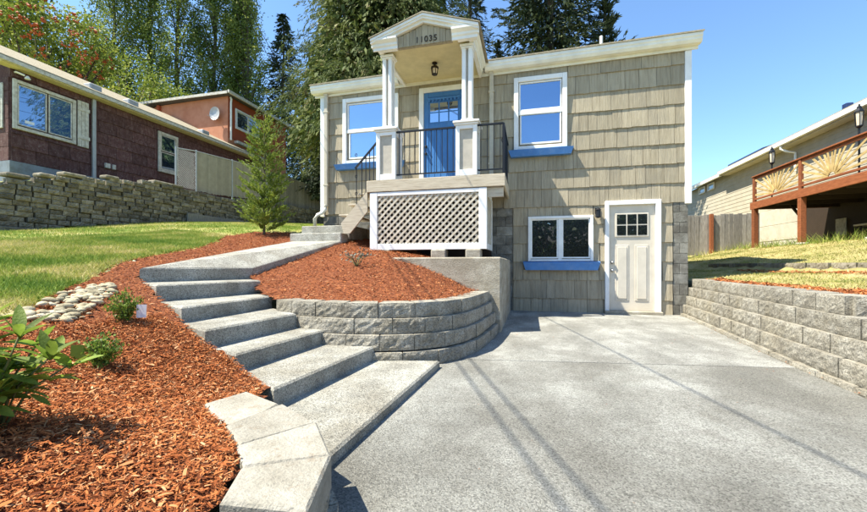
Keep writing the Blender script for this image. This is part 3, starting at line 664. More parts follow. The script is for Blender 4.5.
# front door (blue)
D = MB(); D.box(-2.42, -2.315, y - .06, y, 2.58, 4.94, .006); D.box(-1.395, -1.285, y - .06, y, 2.58, 4.94, .006); D.box(-2.314, -1.396, y - .058, y, 4.83, 4.94, .006)
D = D.build('door', 'white', H)
L = MB(); x0, x1 = -2.314, -1.396; L.box(x0, x1, y - .012, y + .02, 2.6, 4.829)
L.box(x0 + .001, x0 + .11, y - .026, y - .011, 2.6, 4.828, .004); L.box(x1 - .11, x1 - .001, y - .026, y - .011, 2.6, 4.828, .004)
L.box(x0 + .111, x1 - .111, y - .025, y - .011, 4.72, 4.827, .004); L.box(x0 + .111, x1 - .111, y - .025, y - .011, 3.98, 4.13, .004)
n = 5; pw = (x1 - x0 - .222) / n
for i in range(n): L.box(x0 + .111 + i * pw + .006, x0 + .111 + (i + 1) * pw - .006, y - .02, y - .011, 2.65, 3.979, .004)
L.box(x0 + .08, x1 - .08, y - .06, y - .02, 4.655, 4.70, .006)
for i in range(9): L.box(x0 + .11 + i * .083, x0 + .15 + i * .083, y - .05, y - .02, 4.615, 4.655)
L.build('door_leaf', 'blue', D)
lw = (x1 - x0 - .26) / 3
for i in range(3):
    for j in range(2):
        a = x0 + .13 + i * lw; c = 4.15 + j * .225; MB().box(a + .015, a + lw - .015, y - .022, y - .013, c + .012, c + .213).build('pane', 'paneblue', D)
for z in (3.62, 3.46):
    m = MB(); m.tube([(x0 + .055, y - .012, z), (x0 + .055, y - .03, z), (x0 + .055, y - .05, z), (x0 + .055, y - .08, z)], [.036, .022, .033, .022], 12); m.build('knob' if z < 3.5 else 'deadbolt', 'bronze', D, smooth=True)

# ------------------------------------------------------------------ porch
P = thing('porch', (-1.8, 7.6, 1.1), 'raised wooden porch with white columns, lattice skirt and gabled roof', 'porch')
yf = 6.95; zt = 2.60
dk = MB(); dk.box(-3.09, -.43, yf, yf + .045, zt - .215, zt + .005, .006); dk = dk.build('front_rim', 'deckwood', P)
MB().box(-.475, -.43, yf + .048, 8.34, zt - .215, zt, .006).build('side_rim', 'deckwood', P)
MB().box(-3.09, -3.045, yf + .048, 8.34, zt - .215, zt, .006).build('side_rim', 'deckwood', P)
fl = MB().box(-3.04, -.48, yf + .05, 8.33, zt - .06, zt - .033).build('floor', 'deckwood', P)
yy = yf + .05
while yy < 8.3: MB().box(-3.085, -.435, yy, min(8.33, yy + .135), zt - .031, zt - .003, .004).build('deck_board', 'deckwood', fl); yy += .141
for x in (-2.6, -2.1, -1.6, -1.1): MB().box(x - .02, x + .02, yf + .06, 8.32, zt - .24, zt - .062).build('joist', 'deckwood', P)
MB().box(-3.0, -.46, yf + .06, yf + .10, zt - .40, zt - .225, .004).build('beam', 'deckwood', P)
for x in (-2.95, -.95):
    MB().box(x - .045, x + .045, 7.2, 7.29, 1.1, 2.36).build('post', 'deckwood', P)
# lattice skirt
yl = 6.985
fr = MB(); fr.box(-3.02, -2.87, yl - .025, yl + .02, 1.26, 2.372, .004); fr.box(-.90, -.755, yl - .025, yl + .02, 1.26, 2.372, .004)
fr.box(-2.869, -.901, yl - .023, yl + .02, 1.26, 1.375, .004); fr.box(-2.869, -.901, yl - .023, yl + .02, 2.30, 2.372, .004)
fr = fr.build('lattice_frame', 'white', P)
def clip_slat(a0, a1, b0, b1, s, k, w, axis, at, parent, th):
    """diagonal slat u - s*v = k inside a0<u<a1, b0<v<b1"""
    pts = []
    for v in (b0, b1):
        u = k + s * v
        if a0 <= u <= a1: pts.append((u, v))
    for u in (a0, a1):
        v = (u - k) / s
        if b0 <= v <= b1: pts.append((u, v))
    if len(pts) < 2: return
    p = pts[0]; q = max(pts, key=lambda r: math.hypot(r[0] - p[0], r[1] - p[1]))
    if math.hypot(p[0] - q[0], p[1] - q[1]) < .06: return
    f = (lambda r: (r[0], at, r[1])) if axis == 'x' else (lambda r: (at, r[0], r[1]))
    MB().bar(f(p), f(q), w, th, (0, 1, 0) if axis == 'x' else (1, 0, 0)).build('slat', 'lattice', parent)
sp = .127
for i in range(-40, 60):
    clip_slat(-2.87, -.90, 1.375, 2.30, 1, -2.9 - 2.3 + i * sp, .039, 'x', yl - .004, fr, .009)
    clip_slat(-2.87, -.90, 1.375, 2.30, -1, -2.9 + 1.3 + i * sp, .039, 'x', yl + .008, fr, .009)
# side lattice
sf = MB(); sf.box(-.79, -.757, yl + .025, yl + .09, 1.26, 2.36); sf.box(-.79, -.757, 7.95, 8.05, 1.26, 2.30); sf.box(-.79, -.757, yl + .091, 7.949, 1.26, 1.37); sf.box(-.79, -.757, yl + .091, 7.949, 2.26, 2.36); sf = sf.build('lattice_frame', 'white', P)
for i in range(-30, 40):
    clip_slat(yl + .09, 7.95, 1.37, 2.26, 1, 4.6 + i * sp, .042, 'y', -.770, sf, .008); clip_slat(yl + .09, 7.95, 1.37, 2.26, -1, 8.2 + i * sp, .042, 'y', -.779, sf, .008)
for x in (-2.75, -1.65, -1.0): MB().box(x - .14, x + .14, 6.93, 7.16, 1.06, 1.257, .015).build('pier_block', 'concrete', P)
MB().box(-3.035, -3.0, 7.05, 8.33, 1.15, 2.38).build('side_light_blocker', 'darkwood', P)  # added board keeping light out of the space behind the lattice
MB().box(-2.98, -.8, 8.28, 8.32, 1.0, 2.38).build('shade_backing', 'darkwood', P)  # added dark sheet standing in for the shade seen through the lattice
# pedestals and columns
def pedestal(x0, x1):
    y0, y1 = yf + .0, yf + .40; zb, ztp = zt + .006, 3.53; t_ = .075
    m = MB(); m.box(x0 + .03, x1 - .03, y0 + .03, y1 - .03, zb, ztp); ped = m.build('pedestal', 'panelpaint', P)
    m = MB()
    for (a, b) in ((x0, x0 + t_), (x1 - t_, x1)):
        for (c, e) in ((y0, y0 + t_), (y1 - t_, y1)): m.box(a, b, c, e, zb, ztp, .005)
    for (c, e) in ((y0 + .003, y0 + .03), (y1 - .03, y1 - .003)):
        m.box(x0 + t_, x1 - t_, c, e, zb, zb + .11, .004); m.box(x0 + t_, x1 - t_, c, e, ztp - .07, ztp, .004)
    for (c, e) in ((x0 + .003, x0 + .03), (x1 - .03, x1 - .003)):
        m.box(c, e, y0 + t_, y1 - t_, zb, zb + .11, .004); m.box(c, e, y0 + t_, y1 - t_, ztp - .07, ztp, .004)
    m.build('frame', 'white', ped)
    m = MB(); m.box(x0 - .045, x1 + .045, y0 - .045, y1 + .045, ztp + .035, ztp + .075, .008); m.box(x0 - .02, x1 + .02, y0 - .02, y1 + .02, ztp + .001, ztp + .034, .006); m.build('cap', 'white', ped)
    cx = (x0 + x1) / 2 + .005; cy = (y0 + y1) / 2 - .05
    m = MB(); m.box(cx - .05, cx + .05, cy - .05, cy + .05, ztp + .076, 5.03); core = m.build('column_core', 'panelpaint', P); m = MB()  # tan core tone stands in for shade between the white corner posts
    for i in (-1, 1):
        for j in (-1, 1): m.box(cx + i * .095 - (.072 if i > 0 else 0), cx + i * .095 + (.072 if i < 0 else 0), cy + j * .095 - (.072 if j > 0 else 0), cy + j * .095 + (.072 if j < 0 else 0), ztp + .076, 5.03, .008)
    col = m.build('column', 'white', P)
    m = MB(); m.box(cx - .11, cx + .11, cy - .11, cy + .11, 4.955, 4.99, .008); m.box(cx - .13, cx + .13, cy - .13, cy + .13, 4.991, 5.033, .008); m.build('capital', 'trimwhite', col)
    m = MB(); m.box(cx - .11, cx + .11, cy - .11, cy + .11, ztp + .077, ztp + .13, .008); m.build('base', 'white', col)
pedestal(-2.885, -2.49); pedestal(-1.325, -.93)
# railings
def railing(a, b, n, name='railing', zlo=2.70, zhi=3.52):
    a = Vector(a); b = Vector(b); m = MB(); m.bar((a.x, a.y, zhi), (b.x, b.y, zhi), .035, .03); r = m.build(name, 'black', P)
    m = MB(); m.bar((a.x, a.y, zlo), (b.x, b.y, zlo), .03, .022); m.build('bottom_rail', 'black', r)
    for i in range(n):
        p = a.lerp(b, (i + .5) / n); MB().box(p.x - .0065, p.x + .0065, p.y - .0065, p.y + .0065, zlo + .012, zhi - .016).build('baluster', 'black', r)
    return r
railing((-2.488, yf + .06, 0), (-1.328, yf + .06, 0), 11); railing((-.925, yf + .06, 0), (-.46, yf + .06, 0), 4)
r = railing((-.46, yf + .075, 0), (-.46, 8.30, 0), 12)
for z in (2.6,): MB().box(-.48, -.44, yf + .045, yf + .085, zt + .006, 3.503).build('newel', 'black', r)
m = MB(); m.tube([(-.46 + .035 * math.cos(a), yf + .12, 3.30 + .035 * math.sin(a) - .02 * a) for a in np.linspace(0, 5, 14)], .008, 6); m.build('scroll', 'black', r)
# stair at the left end
for y0 in (7.0, 8.18):
    stt = MB()
    prof = [(-3.092, 2.42), (-3.092, 2.02), (-3.46, 1.60), (-3.60, 1.60), (-3.66, 1.80)]
    stt.extr(prof, 'y', y0, y0 + .042); stt.build('stringer', 'deckwood', P)
for i in range(3):
    x = -3.28 - .21 * (i - 0); z = 2.39 - .2 * i; MB().box(x - .03, x + .235, 7.045, 8.175, z - .035, z, .006).build('tread', 'deckwood', P)
hr = MB(); hr.bar((-2.90, 7.02, 3.36), (-3.36, 7.02, 2.88), .03, .035, (0, 1, 0)); hr = hr.build('stair_railing', 'black', P)
m = MB(); m.bar((-3.06, 7.02, 2.44), (-3.31, 7.02, 2.12), .03, .035, (0, 1, 0)); m.build('bottom_rail', 'black', hr)
for x in (-3.33, -3.215, -3.13, -3.05, -2.965):
    zb = 2.0 if x < -3.3 else (2.46 + (x + 3.06) * 1.3 if x < -3.06 else 2.62); MB().box(x - .0075, x + .0075, 7.012, 7.027, zb, 3.36 + (x + 2.9) * 1.04).build('baluster', 'black', hr)
for zc in (3.14, 2.72, 2.38):
    m = MB(); m.tube([(-3.33 + .02 * math.cos(a), 7.005, zc + .03 * math.sin(a)) for a in np.linspace(0, 6.0, 12)], .007, 6); m.build('scroll', 'black', hr)

# porch roof: ceiling, entablature, gable with house number
pr = MB(); pr.box(-2.74, -1.06, 6.90, 8.368, 5.085, 5.11); ceil = pr.build('ceiling', 'soffit', P)
CRN = [(0, 0), (.03, 0), (.03, .05), (.055, .07), (.055, .11), (.10, .14), (.115, .155), (.115, .19), (0, .19)]
zb = 5.035
for sx in (-1, 1):                                      # side entablatures running back to the house
    xi = -2.78 if sx < 0 else -1.02
    m = MB(); m.extr([(xi + sx * p[0], zb + p[1]) for p in CRN], 'y', 6.86, 8.20); m.build('cornice', 'gutter', P)
    m = MB(); m.box(min(xi, xi - sx * .05), max(xi, xi - sx * .05), 6.88, 8.36, zb - .002, zb + .16); m.build('frieze', 'white', P)
    # return on the front
    xa, xb = (-2.895, -2.41) if sx < 0 else (-1.37, -.905)
    m = MB(); m.extr([(6.86 - p[0], zb + p[1]) for p in CRN], 'x', xa, xb)
    m.box(xa + .10, xb - .02, 6.862, 6.93, zb + .001, zb + .188); m.build('cornice_return', 'trimwhite', P)
apx = -1.90
m = MB(); m.extr([(-2.409, zb + .0), (-1.371, zb + .0), (-1.371, zb + .21), (apx, 5.47), (-2.409, zb + .21)], 'y', 6.87, 6.92); gb = m.build('gable_panel', 'shingle', P)
for i in range(9):                                     # vertical shingles of the pediment
    x = -2.405 + i * .115; xm = x + .057; top = 5.44 - abs(xm - apx) * .36 - .02
    MB().box(x, x + .111, 6.852, 6.869, zb + .012, top, .003).build('shingle', 'shingle', gb)
for sx in (-1, 1):                                      # raking cornice
    e = (apx + sx * 1.02, 5.225); a = (apx, 5.56)
    m = MB(); th = .135
    for (d0, d1, y0) in ((0, .045, 6.735), (.045, .085, 6.755), (.085, th, 6.80)):
        q = [(a[0], a[1] - d0), (e[0], e[1] - d0), (e[0], e[1] - d1), (a[0], a[1] - d1)]
        m.extr([(x + sx * .0005, z) for x, z in q], 'y', y0, 6.869)
    m.build('raking_cornice', 'trimwhite', P)
    m = MB(); q = [(apx, 5.585), (apx + sx * 1.05, 5.24), (apx + sx * 1.05, 5.225), (apx, 5.562)]; m.extr(q, 'y', 6.72, 9.4); m.build('roof_slope', 'tanroof', P)
# house number
fc = bpy.data.curves.new('number', 'FONT'); fc.body = '11035'; fc.size = .155; fc.extrude = .006; fc.space_character = 1.12; fc.align_x = 'CENTER'
fo_ = bpy.data.objects.new('tmp_number', fc); COL.objects.link(fo_); fo_.location = (-1.855, 6.845, 5.085); fo_.rotation_euler = (R(90), R(0), 0)
dg = bpy.context.evaluated_depsgraph_get(); me = bpy.data.meshes.new_from_object(fo_.evaluated_get(dg)); bpy.data.objects.remove(fo_)
me.materials.clear(); me.materials.append(MATS['bronze']); nb = bpy.data.objects.new('house_number', me); nb.rotation_euler = (R(90), 0, 0); link(nb, P, (-1.855, 6.846, 5.088))
# porch lantern
lx, ly = -1.88, 7.6
m = MB(); m.lathe([(.055, 0), (.055, -.02), (.015, -.03), (.015, -.06), (.075, -.085), (.085, -.11), (.03, -.105)], (lx, ly, 5.084), 8)
for i in range(6): a = i * math.pi / 3; m.bar((lx + .07 * math.cos(a), ly + .07 * math.sin(a), 4.975), (lx + .055 * math.cos(a), ly + .055 * math.sin(a), 4.85), .012, .012)
m.lathe([(.06, 4.84), (.06, 4.855), (.02, 4.858)], (lx, ly, 0), 6); pl = m.build('lantern', 'bronze', P)
m = MB(); m.lathe([(.045, 4.862), (.055, 4.9), (.058, 4.96), (.04, 4.97)], (lx, ly, 0), 6); m.build('lantern_glass', 'lampglass', pl)

# ------------------------------------------------------------------ maroon neighbour house (left)
N = thing('maroon_house', (-18, 14, 3.6), 'weathered maroon shingle-sided house behind the old block wall', 'house')
xw = -15.5
MB().box(-24, xw - .02, 8.33, 19.8, 3.5, 7.05).build('wall', 'maroon', N)
nw = N.children[0]
MB().box(-24.05, xw + .06, 8.27, 19.85, 3.0, 4.18).build('foundation', 'tarpblue', N)
def pm_mesh():
    V = [(0, 0, 0), (0, 1, 0), (0, 1, 1), (0, 0, 1), (1, .0, 0), (1, 1, .0), (.35, 1, 1), (.35, 0, 1), (1, .5, random.uniform(-.03, .03))]
    me = bpy.data.meshes.new('siding_shingle'); me.from_pydata(V, [], [(4, 8, 7), (8, 5, 6, 7), (3, 7, 6, 2), (0, 4, 7, 3), (1, 2, 6, 5), (0, 1, 5, 8, 4)]); me.validate(); me.materials.append(MATS['maroon']); return me
PMS = [pm_mesh() for _ in range(4)]
NO = [(8.32, 10.55, 5.15, 6.8), (13.1, 14.15, 4.95, 6.78)]
z = 4.2; rr = 0
while z < 6.95:
    y_ = 8.34 - (rr % 2) * .3
    while y_ < 19.8:
        a = max(8.34, y_); b = min(19.8, y_ + .62); y_ += .62
        rc = [(a, b, z, min(7.0, z + .43))]
        for o_ in NO: rc = [r for q in rc for r in sub([q], o_)]
        for a, b, c, d in rc:
            if b - a > .05 and d - c > .05: piece('siding_shingle', random.choice(PMS), (xw - .02, a + .003, c + random.uniform(-.006, .006)), nw, (.05, b - a - .012, d - c))
    z += .43; rr += 1
x_ = -23.8
for k in range(6): MB().box(-24, xw - .05, 8.30 - .004 * (k % 2), 8.335, 4.2 + .43 * k, 4.2 + .43 * k + .42).build('siding_board', 'maroon', nw)
def window_x(name, y0, y1, z0, z1, fw, panes, m, frame, parent, x, s=1):
    """window in a wall facing +x (s=1) or -x (s=-1)"""
    def bx(mb, a, b, c, d, e, f, ch=.006): mb.box(min(x + s * a, x + s * b), max(x + s * a, x + s * b), c, d, e, f, ch)
    mb = MB(); bx(mb, 0, .06, y0, y0 + fw, z0, z1); bx(mb, 0, .06, y1 - fw, y1, z0, z1); bx(mb, 0, .058, y0 + fw + .001, y1 - fw - .001, z1 - fw, z1); bx(mb, 0, .075, y0 + fw + .001, y1 - fw - .001, z0, z0 + fw)
    w = mb.build(name, frame, parent); t_ = .035; sb = MB()
    for (a, b, c, d) in panes:
        bx(sb, .004, .04, a - t_, a, c - t_, d + t_, .003); bx(sb, .004, .04, b, b + t_, c - t_, d + t_, .003); bx(sb, .004, .038, a, b, c - t_, c, .003); bx(sb, .004, .038, a, b, d, d + t_, .003)
    sb.build('sash', frame, w)
    for (a, b, c, d) in panes:
        q = MB(); bx(q, .006, .018, a - .004, b + .004, c - .004, d + .004, 0); q.build('pane', m, w)
    return w
w = window_x('window', 8.36, 10.06, 5.2, 6.74, .10, [(8.51, 9.19, 5.38, 6.58), (9.31, 9.91, 5.38, 6.58)], 'paneskypaint', 'oldwhite', N, xw)
MB().box(xw + .02, xw + .024, 8.66, 8.9, 5.46, 5.55).build('sticker', 'tagwhite', w)
w = window_x('window', 13.15, 14.1, 5.0, 6.74, .11, [(13.31, 13.94, 5.97, 6.58), (13.31, 13.94, 5.16, 5.85)], 'panedeep', 'oldwhite', N, xw)
sh_ = MB(); sh_.box(xw, xw + .025, 10.12, 10.47, 5.18, 6.8); sh_ = sh_.build('shutter', 'oldwhite', N)
for i in range(3): MB().box(xw + .026, xw + .045, 10.12 + i * .118, 10.12 + i * .118 + .108, 5.18, 6.8, .004).build('slat', 'oldwhite', sh_)
for z in (5.45, 6.45): MB().box(xw + .046, xw + .066, 10.10, 10.49, z, z + .12, .004).build('batten', 'oldwhite', sh_)
m = MB(); m.box(xw + .05, xw + .14, 10.55, 10.65, 3.9, 7.0, .01); m.build('downspout', 'galv', N)
for (y_, w_) in ((11.0, .17), (11.26, .11)): MB().box(xw, xw + .10, y_, y_ + w_, 4.62, 4.8, .01).build('meter_box', 'oldwhite', N)
m = MB(); m.extr([(-15.08, 7.06), (-15.08, 7.17), (-15.2, 7.17), (-15.2, 7.06)], 'y', 7.85, 20); m.build('gutter', 'oldwhite', N)
m = MB(); m.extr([(-15.1, 7.175), (-15.1, 7.22), (-19.8, 9.45), (-24.5, 7.2), (-24.5, 7.15), (-19.8, 9.38)], 'y', 7.8, 20.1); nr = m.build('roof', 'tanroof', N)
m = MB(); m.extr([(-15.2, 7.04), (-15.2, 7.16), (-15.55, 7.25), (-15.55, 7.04)], 'y', 7.95, 20); m.build('soffit_board', 'soffit', N)
m = MB(); m.extr([(-15.52, 7.0), (-15.52, 7.25), (-19.8, 9.33), (-23.95, 7.2), (-23.95, 7.0)], 'y', 8.4, 8.45); m.build('gable_end', 'maroon', N)
for y_ in (10.6, 12.0, 15.6):
    m = MB(); m.box(-15.95, -15.6, y_, y_ + .42, 7.42, 7.66, .03); m.build('roof_vent', 'galv', nr)
m = MB(); m.tube([(xw + .02, 8.42, 6.95), (xw + .12, 8.4, 6.93), (xw + .22, 8.55, 6.88)], .03, 8); m.lathe([(.03, .1), (.075, .02), (.07, 0)], (xw + .25, 8.6, 6.78), 10); m.build('flood_light', 'trimwhite', N)
# left front (street side) window, a sliver in view
MB().box(-17.4, -15.75, 8.26, 8.30, 5.2, 6.6, .01).build('window_frame', 'oldwhite', N)
MB().box(-17.3, -15.85, 8.245, 8.259, 5.3, 6.5).build('pane', 'panedeep', N)

# orange neighbour house
O = thing('orange_house', (-19, 20.5, 3.8), 'orange flat-roofed house with satellite dish behind the maroon one', 'house')
MB().box(-21.6, -16, 17.65, 22.8, 3.8, 9.7).build('wall', 'orange', O)
m = MB(); m.extr([(-22.9, 9.2), (-20.9, 10.12), (-16, 10.2), (-16, 9.69), (-22.9, 9.0)], 'y', 17.66, 22.79); m.build('parapet', 'orange', O)
m = MB(); m.extr([(-23.1, 9.18), (-20.9, 10.14), (-15.7, 10.22), (-15.7, 10.34), (-20.9, 10.27), (-23.1, 9.30)], 'y', 17.3, 23.1); m.build('roof', 'darkroof', O)
MB().box(-15.69, -15.6, 17.3, 23.1, 10.2, 10.36).build('fascia', 'oldwhite', O)
MB().box(-23.0, -15.7, 17.26, 17.298, 10.16, 10.30).build('front_fascia', 'oldwhite', O)
MB().box(-15.998, -15.97, 17.7, 22.75, 7.95, 10.19).build('side_panel', 'redorange', O)
MB().box(-15.97, -15.75, 18.1, 21.4, 7.75, 7.9).build('belt_trim', 'oldwhite', O)
window_x('window', 18.15, 20.15, 8.6, 9.72, .08, [(18.3, 19.1, 8.75, 9.58), (19.22, 20.0, 8.75, 9.58)], 'panedark', 'white', O, -15.965)
m = MB(); m.tube([(-15.9, 17.75, 10.15), (-15.85, 17.75, 10.05), (-15.85, 17.72, 9.8), (-15.85, 17.72, 7.8)], .05, 8); m.build('downspout', 'gutter', O)
dm = MB(); c = Vector((-16.6, 17.36, 9.2)); n_ = 14; vs = [(c.x, c.y + .08, c.z)]; fs = []
for r_, d_ in ((.18, .06), (.33, 0)):
    for k in range(n_): a = 2 * math.pi * k / n_; vs.append((c.x + r_ * math.cos(a), c.y + d_, c.z + r_ * 1.12 * math.sin(a)))
for k in range(n_):
    fs += [(0, 1 + k, 1 + (k + 1) % n_), (1 + k, 1 + n_ + k, 1 + n_ + (k + 1) % n_, 1 + (k + 1) % n_)]
dm.add(vs, fs); di = dm.build('satellite_dish', 'galv', O)
m = MB(); m.tube([(-16.6, 17.64, 9.0), (-16.6, 17.46, 9.1)], .03, 8); m.tube([(-16.6, 17.40, 8.9), (-16.75, 17.05, 9.0)], .015, 6); m.build('dish_arm', 'galv', di)
MB().box(-20.7, -20.55, 17.5, 17.65, 9.0, 10.1).build('corner_trim', 'redorange', O)

# slatted chain-link fence and board fence on the old wall
xf = -13.35
fz0 = lambda y: float(np.interp(y, [12, 14, 16.5, 22.6, 30], [4.02, 4.05, 4.25, 4.6, 4.7])); fz1 = lambda y: float(np.interp(y, [12, 13, 16.5, 22.6, 30], [5.52, 5.66, 5.9, 6.0, 6.1]))
Fc_ = thing('chain_link_fence', (xf, 15, 4.0), 'chain-link fence filled with tan privacy slats on the old wall', 'fence')
for y_ in (12.08, 13.02, 15.0, 17.4):
    m = MB(); m.tube([(xf, y_, fz0(y_) - .3), (xf, y_, fz1(y_) + .05)], .032, 8); m.build('post', 'galv', Fc_)
m = MB(); m.tube([(xf, y_, fz1(y_)) for y_ in (12.08, 13.02, 15, 17.4)], .022, 8); m.build('top_rail', 'galv', Fc_)
me_s = MB(); me_s.box(-.006, .006, -.036, .036, 0, 1); sl0 = me_s.build('slat', 'vinylslat', Fc_, org=(0, 0, 0)); smesh = sl0.data; bpy.data.objects.remove(sl0)
y_ = 13.06
while y_ < 17.36:
    piece('slat', smesh, (xf, y_, fz0(y_) + random.uniform(-.02, .02)), Fc_, (1, 1, fz1(y_) - fz0(y_) - .02)); y_ += .078
wm = MB()
for i in range(-26, 26):
    for s_ in (1, -1):
        pts = []
        for v in np.linspace(0, 1, 12):
            y_ = 12.1 + .46 + i * .075 + s_ * (v - .5) * 1.5
            if 12.08 <= y_ <= 13.02: pts.append((xf + .004 * s_, y_, 4.05 + v * 1.5))
        if len(pts) > 1: wm.bar(pts[0], pts[-1], .008, .008, (1, 0, 0))
wm.build('wire_mesh', 'galv', Fc_, kind='stuff')
Fb = thing('board_fence', (xf, 20, 4.2), 'grey weathered vertical board fence behind the young conifer', 'fence')
m_ = MB(); m_.box(-.011, .011, -.07, .07, 0, 1, .004); b0 = m_.build('board', 'fencegrey', Fb, org=(0, 0, 0)); bmesh_ = b0.data; bpy.data.objects.remove(b0)
y_ = 17.5
while y_ < 26:
    piece('board', bmesh_, (xf, y_, fz0(y_) - .1), Fb, (1, 1, fz1(y_) - fz0(y_) + .1 + random.uniform(-.02, .02))); y_ += .148
for z_ in (.35, 1.1): MB().bar((xf - .04, 17.45, fz0(17.5) + z_), (xf - .04, 26, fz0(26) + z_), .05, .09).build('rail', 'fencegrey', Fb)

# ------------------------------------------------------------------ right neighbour: house, deck, fence
G = thing('tan_house', (14, 20, 1.7), 'tan lap-sided house beyond the red deck', 'house')
MB().box(10.02, 18, 12, 28.5, 1.2, 5.72).build('wall', 'siding', G); gw = G.children[0]
k = 0; z = 3.32
while z < 5.6:
    m = MB(); m.extr([(10.02, z), (9.997, z), (10.008, z + .19), (10.02, z + .19)], 'y', 12, 28.45); m.build('siding_board', 'siding', gw); z += .19
y_ = 12.0; r_ = 0
for zz in (1.3, 1.98, 2.64):
    y_ = 17.2 - (r_ % 2) * .6
    while y_ < 28: MB().box(9.96, 10.015, max(17.2, y_) + .008, min(28.4, y_ + 1.2) - .008, zz + .006, zz + .66, .012).build('foundation_panel', 'panelconc', gw); y_ += 1.2
    r_ += 1
m = MB(); m.extr([(9.5, 5.66), (9.5, 5.82), (9.62, 5.82), (9.62, 5.66)], 'y', 10, 23.1); m.build('gutter', 'gutter', G)
m = MB(); m.extr([(9.52, 5.81), (9.52, 5.86), (14, 7.3), (18.5, 5.86), (18.5, 5.8), (14, 7.22)], 'y', 9.9, 23.2); gr_ = m.build('roof', 'tanroof', G)
m = MB(); m.extr([(9.62, 5.60), (9.62, 5.66), (10.0, 5.70), (10.0, 5.60)], 'y', 10, 23); m.build('soffit', 'siding', G)
m = MB(); m.extr([(9.62, 5.62), (9.62, 5.78), (9.74, 5.78), (9.74, 5.62)], 'y', 23.21, 28.8); m.build('gutter', 'gutter', G)
m = MB(); m.extr([(9.64, 5.77), (9.64, 5.82), (14, 7.0), (18.5, 5.8), (18.5, 5.74), (14, 6.92)], 'y', 23.21, 28.9); m.build('roof', 'tanroof', G)
m = MB(); m.extr([(9.75, 5.97), (9.75, 6.05), (11.0, 6.45), (11.0, 6.37)], 'y', 19.6, 22.6); m.build('skylight', 'solarblue', gr_)
MB().box(10.3, 10.5, 15.9, 16.1, 6.05, 6.42, .01).build('roof_vent', 'solarblue', gr_)
for y_ in (24.6, 25.75): window_x('window', y_, y_ + .8, 5.22, 5.62, .05, [(y_ + .09, y_ + .71, 5.31, 5.53)], 'panedark', 'white', G, 9.975, -1)
m = MB(); m.tube([(9.56, 18.0, 5.66), (9.56, 18.0, 5.52), (9.7, 17.9, 5.4), (9.93, 17.8, 5.3), (9.93, 17.8, 4.6)], .045, 8); m.build('downspout', 'gutter', G)
MB().box(9.93, 10.015, 12, 17.19, 1.3, 3.3).build('shade_painted_wall', 'darkwood', G)  # dark colour stands in for the deck's shade on this stretch of wall
MB().box(9.9, 9.929, 15.3, 15.75, 1.95, 2.5, .01).build('vent_panel', 'oldwhite', G)

K = thing('deck', (8.7, 13.3, 1.6), 'raised red-brown wooden deck with sunburst railing panels', 'deck')
xd = 7.6
MB().box(xd, xd + .05, 9.6, 16.05, 2.93, 3.17, .006).build('rim_board', 'redwood', K)
MB().box(xd + .055, 9.95, 15.99, 16.04, 2.93, 3.17, .006).build('rim_board', 'redwood', K)
dkf = MB().box(xd + .052, 9.95, 9.6, 15.985, 3.10, 3.16).build('floor', 'darkwood', K)
for i in range(7): MB().box(xd + .06, 9.95, 9.9 + i * .95, 9.945 + i * .95, 2.9, 3.095).build('joist', 'darkwood', dkf)
for y_ in (15.88, 13.47, 11.05):
    MB().box(xd - .0, xd + .145, y_ - .075, y_ + .075, 1.35, 2.928, .008).build('support_post', 'redwood', K)
    MB().box(xd - .04, xd + .185, y_ - .12, y_ + .12, 1.3, 1.62 if y_ < 14 else 1.57, .02).build('post_footing', 'panelconc', K)
for y_ in (15.95, 13.55, 11.15, 9.7): MB().box(xd + .052, xd + .14, y_ - .05, y_ + .05, 3.165, 4.06, .006).build('rail_post', 'redwood', K)
MB().box(xd + .03, xd + .16, 9.6, 16.03, 4.062, 4.10, .006).build('top_rail', 'redwood', K)
for (a, b) in ((13.605, 15.895), (11.205, 13.495), (9.755, 11.095)):
    MB().box(xd + .07, xd + .12, a, b, 3.98, 4.055, .004).build('upper_rail', 'redwood', K)
    br = MB().box(xd + .07, xd + .12, a, b, 3.25, 3.31, .004).build('lower_rail', 'redwood', K)
    cy = (a + b) / 2; cz = 3.31
    for i in range(15):
        th = math.pi * (i + .5) / 15; dy = math.cos(th); dz = math.sin(th); t1 = min(((b - a) / 2) / max(1e-6, abs(dy)), (3.975 - cz) / max(1e-6, dz))
        off_ = (i % 2) * .012
        MB().bar((xd + .085 + off_, cy + dy * .12, cz + dz * .10 + .005), (xd + .085 + off_, cy + dy * t1 * .985, cz + dz * t1 * .985), .06, .011, (1, 0, 0)).build('sunburst_slat', 'raywood', br)
def lantern_post(y_, lab):
    t = thing('lantern_post', (7.86, y_, 3.16), lab, 'lantern', 'lanterns on the deck')
    m = MB(); m.tube([(7.86, y_, 3.165), (7.86, y_, 4.36)], .022, 8); m.lathe([(.05, 3.165), (.05, 3.19), (.025, 3.2)], (7.86, y_, 0), 8); m.build('pole', 'black', t)
    m = MB(); m.lathe([(.03, 4.34), (.075, 4.38), (.07, 4.40), (.02, 4.405)], (7.86, y_, 0), 6); m.lathe([(.095, 4.73), (.09, 4.76), (.05, 4.83), (.05, 4.86), (.02, 4.89), (.02, 4.92), (.004, 4.94)], (7.86, y_, 0), 6)
    for i in range(6): a = i * math.pi / 3; m.bar((7.86 + .068 * math.cos(a), y_ + .068 * math.sin(a), 4.39), (7.86 + .085 * math.cos(a), y_ + .085 * math.sin(a), 4.74), .013, .013)
    m.build('lantern_cage', 'black', t)
    m = MB(); m.lathe([(.05, 4.408), (.062, 4.56), (.07, 4.728)], (7.86, y_, 0), 6); m.build('lantern_glass', 'lampglass', t)
lantern_post(15.26, 'black lantern pole rising behind the sunburst panel above the concrete foundation'); lantern_post(11.74, 'black lantern pole rising behind the middle sunburst panel of the red deck')
